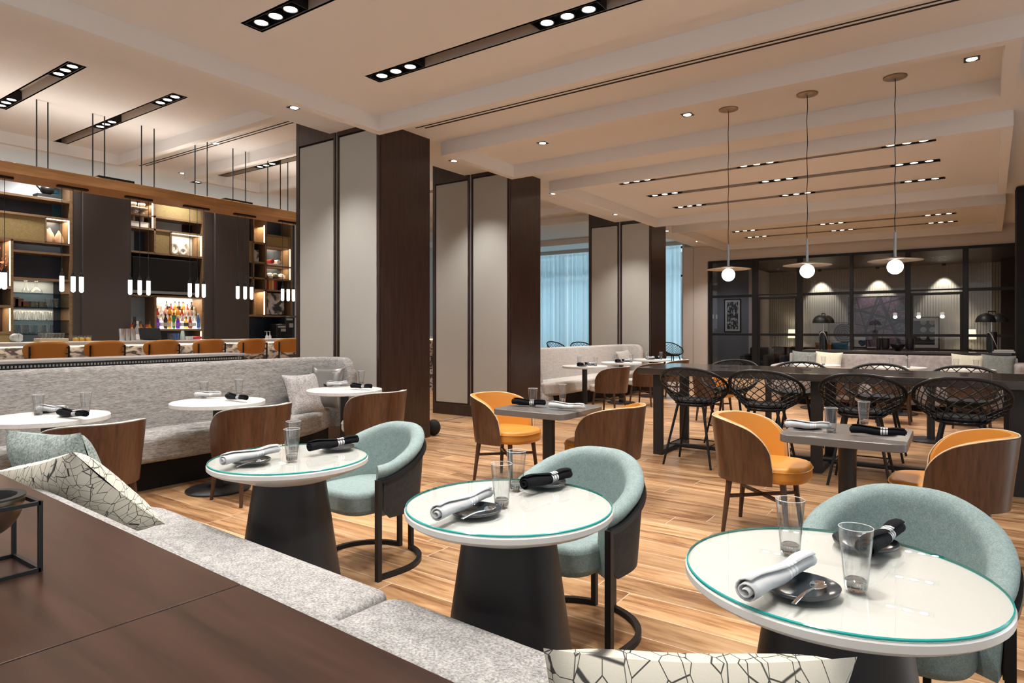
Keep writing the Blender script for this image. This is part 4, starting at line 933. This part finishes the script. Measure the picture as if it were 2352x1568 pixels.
# back bar shelving
t=thing('back_bar_shelving','tall open wood shelving with gold panels and warm strip lights behind the bar','shelving')
def board(px0,px1,z,th=.035,name='shelf',mt=None,x0=XD): M().box(x0,BY(px0),z-th/2,XB,BY(px1),z+th/2).build(name,mt or m_shelf,t)
def post(px0,px1,za,zb,name='upright',mt=None): M().box(XD,BY(px0),za,XB,BY(px1),zb).build(name,mt or m_shelf,t)
def back(px0,px1,za,zb,mt,x=XD): M().box(x-.012,BY(px0),za,x,BY(px1),zb).build('back_panel',mt,t)
def led(px0,px1,za,zb): 
    M().box(XB-.03,BY(px0),za,XB-.012,BY(px1),zb).build('led_strip',m_led,t)
def cell(px0,px1,za,zb,w_=6):
    d=bpy.data.lights.new('cell_light','AREA'); d.shape='RECTANGLE'; d.size=.25; d.size_y=max(.05,BY(px1)-BY(px0)-.06); d.energy=w_; d.color=(1,.80,.55); o=bpy.data.objects.new('cell_light',d); C.objects.link(o); o.location=(XB-.17,(BY(px0)+BY(px1))/2,zb-.02); o.parent=t
za=[BZ(163,y) for y in (465,505,562,586,645)]; G1=[BZ(100,y) for y in (674,706,736,767)]; top=3.72
LZ=[BZ(10,y) for y in (660,703,764)]
post(160,167,1.08,top); post(25,31,1.08,za[2]-.0); post(103,107,za[2],za[1])
board(-90,160,za[0]); board(-90,160,za[1]); board(-90,160,za[2]); board(31,160,za[3]); board(31,160,za[4])
for z in LZ: board(-90,25,z)
for z in G1: M().box(XD,BY(31),z-.006,XB-.02,BY(160),z+.006).build('glass_shelf',m_shelfglass,t)
back(-90,140,za[0],top,m_pale); back(140,160,za[0],top,m_tealb); back(-90,140,za[1],za[0],m_navy); back(140,160,za[1],za[0],m_tealb)
M().box(XB-.03,BY(-90),za[2],XB-.02,BY(103),za[1]).build('gold_panel',m_goldl,t); back(107,160,za[2],za[1],m_navy)
back(31,160,za[3],za[2],m_pale); back(31,160,za[4],za[3],m_navy); back(31,143,1.08,za[4],m_slate); back(143,160,1.08,za[4],m_navy); back(-90,25,1.08,za[2],m_colwood)
M().box(XB-.03,BY(-90),1.08,XB-.02,BY(24),LZ[2]).build('gold_panel',m_goldl,t)
led(158.5,159.8,za[2]+.02,za[1]-.02); M().box(XB-.03,BY(107),za[1]-.03,XB-.012,BY(160),za[1]-.018).build('led_strip',m_led,t); led(23,24.5,LZ[0]+.03,za[2]-.03); led(23,24.5,LZ[2]+.03,LZ[1]-.03)
cell(107,160,za[2],za[1],5); cell(-60,24,LZ[0],za[2],6); cell(-60,24,LZ[2],LZ[1],4); cell(31,140,G1[0],za[4],3.5); cell(31,140,G1[2],G1[1],3.5)  # last two are added to brighten the glass shelves
d=bpy.data.lights.new('added_wall_uplight','AREA'); d.shape='RECTANGLE'; d.size=1.3; d.size_y=10; d.energy=30; d.color=(1,.93,.84); o=bpy.data.objects.new('added_wall_uplight',d); C.objects.link(o); o.location=(-13.4,5.2,2.9); o.rotation_euler=(PI,0,0); o.parent=t  # added soft uplight behind the shelving, brightens wall and ceiling
# piers
for a,b,l in ((167,297,'first'),(468,568,'second')):
    o=M().box(-12.4,BY(a),0,-11.98,BY(b),3.72).box(-12.4,BY(a+19 if a<200 else 490),0,-11.93,BY(b),3.72).build('column_bar',mat('bar_pier_'+l,(.050,.040,.037),.30,spec=.5),bevel=.004); tag(o,'dark satin pier in the back bar, %s from the left'%l,None,None,'structure')
# bay two
zA,zB_,zC,zD=BZ(468,541),BZ(466,592),BZ(465,684),BZ(465,757)
post(464,470,1.08,top); post(297,299,1.08,top); post(353,358,zA,top); post(355,360,1.08,zC); post(354,358,zB_,zA); post(391,395,zB_,zA)
for z in (zA,zB_,zC): board(299,464,z)
board(360,464,zD); board(299,464,BZ(468,513))
back(299,353,zA,top,m_navy); back(358,440,zA,BZ(468,513),m_pale); back(440,464,zA,BZ(468,513),m_colwood); M().box(XB-.03,BY(358),BZ(468,513),XB-.02,BY(464),top).build('gold_panel',m_goldl,t)
back(299,330,zB_,zA,m_slate); back(330,354,zB_,zA,m_navy); M().box(XB-.03,BY(358),zB_,XB-.02,BY(391),zA).build('gold_panel',m_goldl,t); back(395,464,zB_,zA,m_slate)
back(299,464,zC,zB_,m_blackm); back(299,355,1.08,zC,m_slate); back(360,464,zD,zC,m_ledw); back(360,464,1.08,zD,m_navy)
led(350.5,352,zA+.03,top-.1); led(462,463.5,zB_+.03,zA-.03); M().box(XB-.03,BY(395),zA-.03,XB-.012,BY(464),zA-.018).build('led_strip',m_led,t); led(462,463.5,1.1,zD-.03)
cell(395,464,zB_,zA,6); cell(299,353,zA,top-.1,6); cell(360,464,zD,zC,8)
for k in range(3): M().box(XD+.005,BY(361),zD+.018,XD+.105*(3-k),BY(463),zD+.018+.115*k+.02).build('lit_step',m_ledw,t)
# bay three
def z3_(y): return BZ(640,y)
post(668,672,1.08,top); post(581,584,z3_(723),top); post(609,613,z3_(723),top)
for a,b,y in ((568,611,563),(568,611,607),(568,668,642),(568,668,668),(568,700,726),(611,668,543),(611,668,567),(611,668,612)): board(a,b,z3_(y))
back(568,700,z3_(726),top,m_navy); back(568,700,1.08,z3_(726),m_navy)
M().box(XB-.03,BY(613),z3_(566),XB-.02,BY(668),z3_(544)).build('gold_panel',m_goldl,t); M().box(XB-.03,BY(568),z3_(606),XB-.02,BY(581),z3_(563)).build('gold_panel',m_goldl,t)
back(584,609,z3_(562),top-.02,m_shelf,XD+.02); back(584,609,z3_(724),z3_(669),m_shelf,XD+.02)
led(607.5,608.8,z3_(561),top-.2); led(607.5,608.8,z3_(723),z3_(671)); led(666.5,667.6,z3_(610),z3_(569)); led(666.5,667.6,z3_(641),z3_(614))
cell(584,609,z3_(563),top-.2,4); cell(613,668,z3_(612),z3_(567),5); cell(613,668,z3_(642),z3_(612),4); cell(584,609,z3_(726),z3_(669),4)
# television
t2=thing('television','wide black television mounted in the back bar','television'); a,b=BY(303),BY(449); q0,q1=BZ(449,676),BZ(449,601)
M().box(XB-.02,a,q0,XB+.03,b,q1).build('bezel',m_blackm,t2,bevel=.004); M().box(XB+.03,a+.012,q0+.045,XB+.034,b-.012,q1-.012).build('screen',m_screen,t2); M().box(XB+.03,a,q0-.02,XB+.036,b,q0+.03).build('lower_trim',m_alu,t2)
# bottles
def mk_bottle(col,cap,lab,trans,sh):
    mm=mat('bottle_%d'%len(MT),col,.08,spec=.6); mm.node_tree.nodes['Principled BSDF'].inputs['Transmission Weight'].default_value=trans
    mc=mat('bottle_cap_%d'%len(MT),cap,.4); ml=mat('bottle_label_%d'%len(MT),lab,.6)
    def f():
        t=thing('liquor_bottle','x','bottle'); r=.036
        pr=[(0,0),(r,0),(r,.17),(r*.85,.20),(.014,.235),(.013,.285),(0,.285)] if sh==0 else [(0,0),(r*1.12,0),(r*1.12,.11),(r*.9,.15),(.016,.19),(.014,.24),(0,.24)] if sh==1 else [(0,0),(r*.85,0),(r*.85,.19),(.015,.25),(.013,.31),(0,.31)]
        M().lathe(pr,14).build('bottle_glass',mm,t); h=pr[-1][1]; M().lathe([(0,h-.03),(.0155,h-.03),(.0155,h+.006),(0,h+.006)],10).build('cap',mc,t)
        rr=pr[1][0]+.0006; M().lathe([(rr,.05),(rr,.12)],14,caps=False).build('label_band',ml,t); return t
    return f
BK=[('amber',(.55,.22,.03),(.05,.02,.01),(.6,.55,.4),.5,0),('green',(.02,.25,.07),(.02,.02,.02),(.5,.5,.3),.3,2),('clear',(.75,.78,.8),(.5,.5,.5),(.7,.7,.7),.7,0),('red',(.35,.02,.02),(.05,.05,.05),(.6,.5,.4),.3,1),('gold',(.75,.42,.06),(.3,.02,.02),(.05,.05,.05),.5,1),('purple',(.14,.03,.45),(.4,.3,.1),(.3,.1,.6),.2,1),('dark',(.03,.018,.012),(.01,.01,.01),(.45,.4,.3),.1,0),('blue',(.05,.16,.5),(.6,.6,.6),(.1,.2,.5),.3,2),('pink',(.7,.35,.28),(.6,.6,.6),(.7,.65,.6),.5,0)]
BP=[(b[0],Proto(mk_bottle(*b[1:]))) for b in BK]
def bottle(kind,x,y,z,where,s_=1): nm,pr=BP[kind]; pr.put((x,y,z),0,'%s bottle %s'%(nm,where),'liquor bottles',(s_,s_,s_))
on=('first','second','third','fourth','fifth','sixth','seventh','eighth','ninth','tenth','eleventh','twelfth')
for row,(kinds,py) in enumerate((((5,2,6,0,1,5,2,4,3,2,7),0),((0,3,2,8,0,4,0,3,2,8,2),1),((1,1,8,2,6,3,0,6,0,3,6),2))):
    for i,k in enumerate(kinds):
        x=(XD+.105*(3-row)-.05) if row else XB-.07
        z=zD+.018+(.115*row+.02 if row else .0)+ (0 if row else .002); x=(XB-.055,XD+.155,XD+.05)[row]; z=(zD+.0185,zD+.018+.115+.0205,zD+.018+.23+.0205)[row]
        bottle(k,x,BY(365+i*9.4),z,'on the %s tier of the bright bar shelf, %s from the left'%(('lowest','middle','top')[row],on[i]),(.95,1,.95)[row])
for i,(px,k,x) in enumerate(((303,4,-11.82),(309,6,-11.9),(316,2,-11.8),(323,0,-11.88),(330,3,-11.9),(337,4,-11.82),(343,0,-11.9),(306,2,-12.1),(312,6,-12.15),(320,3,-12.12))):
    bottle(k,x,onX(px,780,x).y,1.0805,'in the cluster left of the bright shelf, %s row, %s from the left'%(('front','back')[i>6],on[i if i<7 else i-7]),1.35 if i!=1 else 1.6)
# glassware on the glass shelves
for r_,z in enumerate(G1[1:]+[]):
    for i in range(10 if r_ else 3):
        px=(38+10*i) if r_ else (118+9*i); p_gl.put((XB-.14-.08*(i%2),BY(px),z+.0065),0,'small clear glass on the %s glass shelf, %s from the left'%(('upper','middle','lower')[r_],on[i]),'clear glasses on the glass shelves',(1.15,1.15,1))
m_cer=mat('olive_ceramic',(.10,.095,.06),.5); m_cop=mat('copper_brown',(.14,.06,.03),.4,metal=.5)
def mk_mug():
    t=thing('mug','x','mug'); M().lathe([(0,0),(.05,0),(.048,.09),(.042,.09),(.042,.01),(0,.01)],20).build('cup',m_cer,t); M().tube([(.048,0,.075),(.075,0,.07),(.078,0,.035),(.047,0,.02)],.006,6).build('handle',m_cer,t); return t
pmug=Proto(mk_mug); pmug.put((XB-.15,BY(83),G1[1]+.0065),R(90),'olive mug on the glass shelf, left one','olive mugs'); pmug.put((XB-.15,BY(104),G1[1]+.0065),R(90),'olive mug on the glass shelf, right one','olive mugs')
for i,(px,s_) in enumerate(((37,.15),(48,.13),(62,.09))): o=M().box(-.08,-.06,0,.08,.06,s_).build('copper_canister',m_cop,loc=(XB-.15,BY(px),G1[1]+.0065),bevel=.008); tag(o,'squat brown canister on the glass shelf, %s of three'%on[i],'canister')
for i,(px,l) in enumerate(((68,'with a narrow waist'),(92,'with a wide base'))):
    o=M().lathe([(0,0),(.09 if i else .05,.005),(.08 if i else .055,.04),(.02,.10),(.018,.19),(.03,.2)],24,caps=False).build('glass_decanter',m_glass,loc=(XB-.16,BY(px),G1[0]+.0065)); tag(o,'clear glass decanter %s on the topmost glass shelf'%l,'decanter')
m_gourd=mat('peach_ceramic',(.72,.52,.38),.6)
for i,(px,s_) in enumerate(((115,1),(124,1.12),(142,.95))):
    o=M().lathe([(0,0),(.075,0),(.085,.05),(.06,.13),(.028,.18),(.012,.215),(0,.22)],24).build('gourd_vase',m_gourd,loc=(XB-.12-.06*(i==1),BY(px),za[2]+.0185)); o.scale=(s_*.85,s_*.85,s_); tag(o,'pale peach gourd shaped vase in the lit cubby, %s of three'%on[i],'vase')
m_wcer=mat('white_ceramic',(.80,.78,.74),.5)
for i,(px,rr,h) in enumerate(((406,.075,1.5),(425,.075,.9),(436,.09,1.6))):
    pts=[(0,rr*.75*math.cos(a)*(1 if i!=2 else .75),rr*h*.75*math.sin(a)+rr*h*.75+.03) for a in [2*PI*k/28 for k in range(28)]]
    o=M().tube(pts,.036,10,closed=True).build('ring_sculpture',m_wcer,loc=(XB-.10-.07*(i==2),BY(px),zB_+.013)); tag(o,'white ceramic ring sculpture in the lit cubby, %s of three'%on[i],'sculpture')
for i,px in enumerate((314,334)):
    t3=thing('stacked_stone_sculpture','grey totem of stacked rounded stones on a white block, %s of two'%('left','right')[i],'sculpture',(XB-.14,BY(px),zA+.0185))
    M().box(-.09,-.09,0,.09,.09,.10).build('block',m_wcer,t3,bevel=.004)
    for zc,rx,rz in ((.16,.035,.07),(.26,.06,.055),(.345,.105,.032),(.43,.062,.06),(.54,.03,.06)): M().lathe([(rx*math.sin(PI*k/10) if 0<k<10 else 0,zc-rz*math.cos(PI*k/10)) for k in range(11)],20).build('stone',mat('stone_%d%d'%(i,int(zc*100)),(.36,.31,.27),.8),t3)
# teapot and books on the top shelf
t3=thing('teapot','black teapot with a long spout on the top shelf of the back bar','teapot',(XB-.15,BY(117),za[0]+.0185+.075)); M().lathe([(.0,0)]+[(.10*math.sin(PI*k/10),.08-.08*math.cos(PI*k/10)) for k in range(1,10)]+[(0,.165),],24).build('pot',m_black,t3)
M().tube([(0,-.08,.06),(0,-.14,.12),(0,-.17,.17)],.014,8,r1=.009).build('spout',m_black,t3); M().tube([(0,.08,.12),(0,.15,.13),(0,.16,.06),(0,.09,.04)],.008,6).build('handle',m_black,t3)
for i in range(3):
    o=M().box(-.10,-.20,0,.10,.15-.02*i,.022).build('book',mat('dark_book%d'%i,(.02,.02,.022) if i else (.25,.3,.33),.5),loc=(XB-.14,BY(122),za[0]+.0185+.0235*i)); tag(o,'flat book under the black teapot, %s of three'%('lowest','middle','upper')[i],'book')
# bay three objects
bc=[(.35,.02,.02),(.45,.30,.06),(.50,.16,.03),(.6,.5,.35),(.4,.03,.03),(.3,.02,.02),(.03,.03,.03)]
for i,px in enumerate((618,622,626,629,632,635,638)):
    o=M().box(-.10,-.018,0,.10,.018,.22).build('book',mat('spine_%d'%i,bc[i],.6),loc=(XB-.13,BY(px),z3_(668)+.019)); tag(o,'upright book on the right shelves of the back bar, %s from the left'%on[i],'book','upright books')
for i,px in enumerate((616,628,640,654)):
    o=M().lathe([(0,0),(.05,.005),(.075,.05),(.06,.10),(.03,.12),(0,.125)],20).tube([(0,.05,.09),(0,.10,.08),(0,.10,.04),(0,.055,.03)],.008,6).build('teapot',(m_cop,m_wcer,m_cer,m_wcer)[i],loc=(XB-.13,BY(px),z3_(642)+.018)); tag(o,'squat %s pot in the lower lit cubby, %s from the left'%(('copper','cream','olive','white')[i],on[i]),'pot')
for i,px in enumerate((629,643)):
    o=M().tube([(-.09,0,.05),(.09,0,.05)],.045,14).build('rolled_towel',(mat('red_roll',(.5,.05,.04),.9),m_wcer)[i],loc=(XB-.13,BY(px),z3_(612)+.055)); tag(o,'%s rolled towel lying on a white book'%('red','white')[i],'towel')
o=M().box(-.12,-.2,0,.12,.2,.035).build('book',m_wcer,loc=(XB-.14,BY(636),z3_(612)+.0185)); tag(o,'thick white book under the two rolled towels','book')
m_bw=mat('bw_photo',(.1,.1,.1),.5); nz=noise(m_bw,coords(m_bw),4.5,3,.5,1.5); setc(m_bw,ramp(m_bw,nz,[(.42,(.02,.02,.02)),(.55,(.45,.42,.41))]))
for px0,px1,y0,y1,l in ((585,600,578,604,'small'),(613,658,673,722,'large')):
    o=M().box(XB-.10,BY(px0),z3_(y1),XB-.085,BY(px1),z3_(y0)).build('photo_print',m_bw); tag(o,'%s black and white photographic print propped on the right back bar shelves'%l,'picture')
def box_machine(px,w_,h,l):
    t3=thing('coffee_machine',l,'coffee machine',(-11.95,BY(px),1.0805)); M().box(-.16,-w_/2,.04,.10,w_/2,h).build('body',m_black,t3,bevel=.02); M().box(-.1,-w_/2+.02,0,.18,w_/2-.02,.04).build('drip_tray',m_steel,t3); M().box(.10,-w_/4,h*.55,.16,w_/4,h*.72).build('brew_head',m_steel,t3); M().box(.10,-w_*.4,h-.08,.105,w_*.4,h-.04).build('control_strip',m_steel,t3)
box_machine(637,.24,.36,'black coffee machine with steel trim, in the right niche of the back bar'); box_machine(655,.2,.52,'taller black coffee grinder and brewer beside the coffee machine')
for i,px in enumerate((603,610)):
    o=M().lathe([(0,0),(.03,0),(.03,.10),(.01,.13),(.008,.2),(0,.2)],14).box(-.004,-.05,.195,.004,.01,.205).build('pump_bottle',m_glassrim,loc=(-11.85,BY(px),1.0805)); tag(o,'clear pump dispenser in the right niche, %s of two'%('left','right')[i],'dispenser')
# objects on the bar counter
CT=1.1685
def CY_(px): return onX(px,780,-9.6).y
o=M().box(-.10,-.16,0,.10,.16,.045).build('glass_rack',mat('pale_wood_rack',(.5,.42,.28),.6),loc=(-9.6,CY_(118),CT),bevel=.004); tag(o,'pale tray of small glasses on the bar counter','tray')
for i in range(7): p_gl.put((-9.6,CY_(94+8*i),CT+.0455),0,'small glass standing in the pale tray on the bar, %s from the left'%on[i],'glasses in the bar tray',(.9,.9,.45))
o=cushion(.16,.11,.12).build('paper_bag',m_paper,loc=(-9.6,CY_(38),CT+.055)); tag(o,'crumpled clear bag of straws at the left end of the bar counter','bag')
m_citrus=mat('citrus',(.75,.42,.05),.5)
for i,px in enumerate((178,191,206)):
    t3=thing('garnish_jar','glass jar of citrus garnish on the bar, %s of three'%on[i],'jar',(-9.65,CY_(px),CT)); M().lathe([(.04,0),(.04,.075)],16,caps=False).build('jar_glass',m_glass,t3); M().lathe([(0,.002),(.036,.002),(.036,.045),(0,.05)],14).build('garnish',m_citrus,t3)
for i,px in enumerate((285,297,309)):
    o=M().lathe([(0,0),(.034,0),(.044,.17),(.040,.17),(.03,.01)],20,caps=False).build('cocktail_shaker',m_steel,loc=(-9.66,CY_(px),CT)); tag(o,'steel cocktail tin on the bar, %s of three'%on[i],'shaker')
t3=thing('point_of_sale_screen','tilted black touch screen terminal on the bar counter','screen',(-9.65,CY_(352),CT)); M().box(-.02,-.15,.02,.0,.15,.19).xf(Matrix.Rotation(R(-18),4,'Y')).build('display',m_black,t3,bevel=.004); M().box(-.08,-.08,0,.05,.08,.02).build('stand_foot',m_black,t3)
for i,(px,mt) in enumerate(((394,m_glass),(406,mat('blue_glass',(.04,.08,.2),.1)))): o=M().lathe([(0,0),(.038,0),(.042,.10)],18,caps=False).build('tool_jar',mt,loc=(-9.62,CY_(px),CT)); tag(o,'%s jar of bar tools right of the touch screen'%('clear','blue')[i],'jar')
o=M().lathe([(0,0),(.04,0),(.022,.13),(.015,.14),(0,.14)],18).build('cup_stack',mat('sage_cup',(.35,.42,.38),.5),loc=(-9.62,CY_(421),CT)); tag(o,'tapered grey green stack of cups on the bar','cups')
for i,px in enumerate((430,435,440)): o=M().lathe([(0,0),(.022,0),(.03,.055),(.027,.055),(0,.01)],16).build('espresso_cup',m_wcer,loc=(-9.6,CY_(px),CT)); tag(o,'small white cup on the bar, %s of three'%on[i],'cup')
o=cushion(.16,.05,.12).build('red_cloth',mat('red_cloth',(.55,.05,.06),.9),loc=(-9.6,CY_(453),CT+.03)); tag(o,'crumpled red cloth on the bar counter','cloth')
t3=thing('flower_arrangement','coral leafed branch arrangement in the leftmost lit cubby','flowers',(XB-.15,BY(3),LZ[0]+.0185)); M().lathe([(0,0),(.05,0),(.06,.1),(.03,.2),(0,.2)],16).build('vase',m_black,t3)
m_cor=mat('coral_leaf',(.55,.20,.13),.6); lf=M()
for k in range(26):
    a=random.random()*6.28; z=.25+random.random()*.35; r_=.02+random.random()*.13; c_=Vector((r_*math.cos(a),r_*math.sin(a)*1.2,z)); dd=Vector((math.cos(a)*.05,math.sin(a)*.06,.03)); sd=Vector((-math.sin(a),math.cos(a),0))*.028
    lf.add([c_-dd,c_+sd,c_+dd,c_-sd],[(0,1,2,3)]); lf.tube([(0,0,.18),tuple(c_)],.002,4)
lf.build('leaves',m_cor,t3)
o=M().lathe([(.09*math.sin(PI*k/14) if 0<k<14 else 0,.10-.10*math.cos(PI*k/14)) for k in range(15)],28).build('black_pouf',m_blackm,loc=(-5.40,6.03,0)); tag(o,'round black object half hidden beside the foot of the first pillar','floor object')
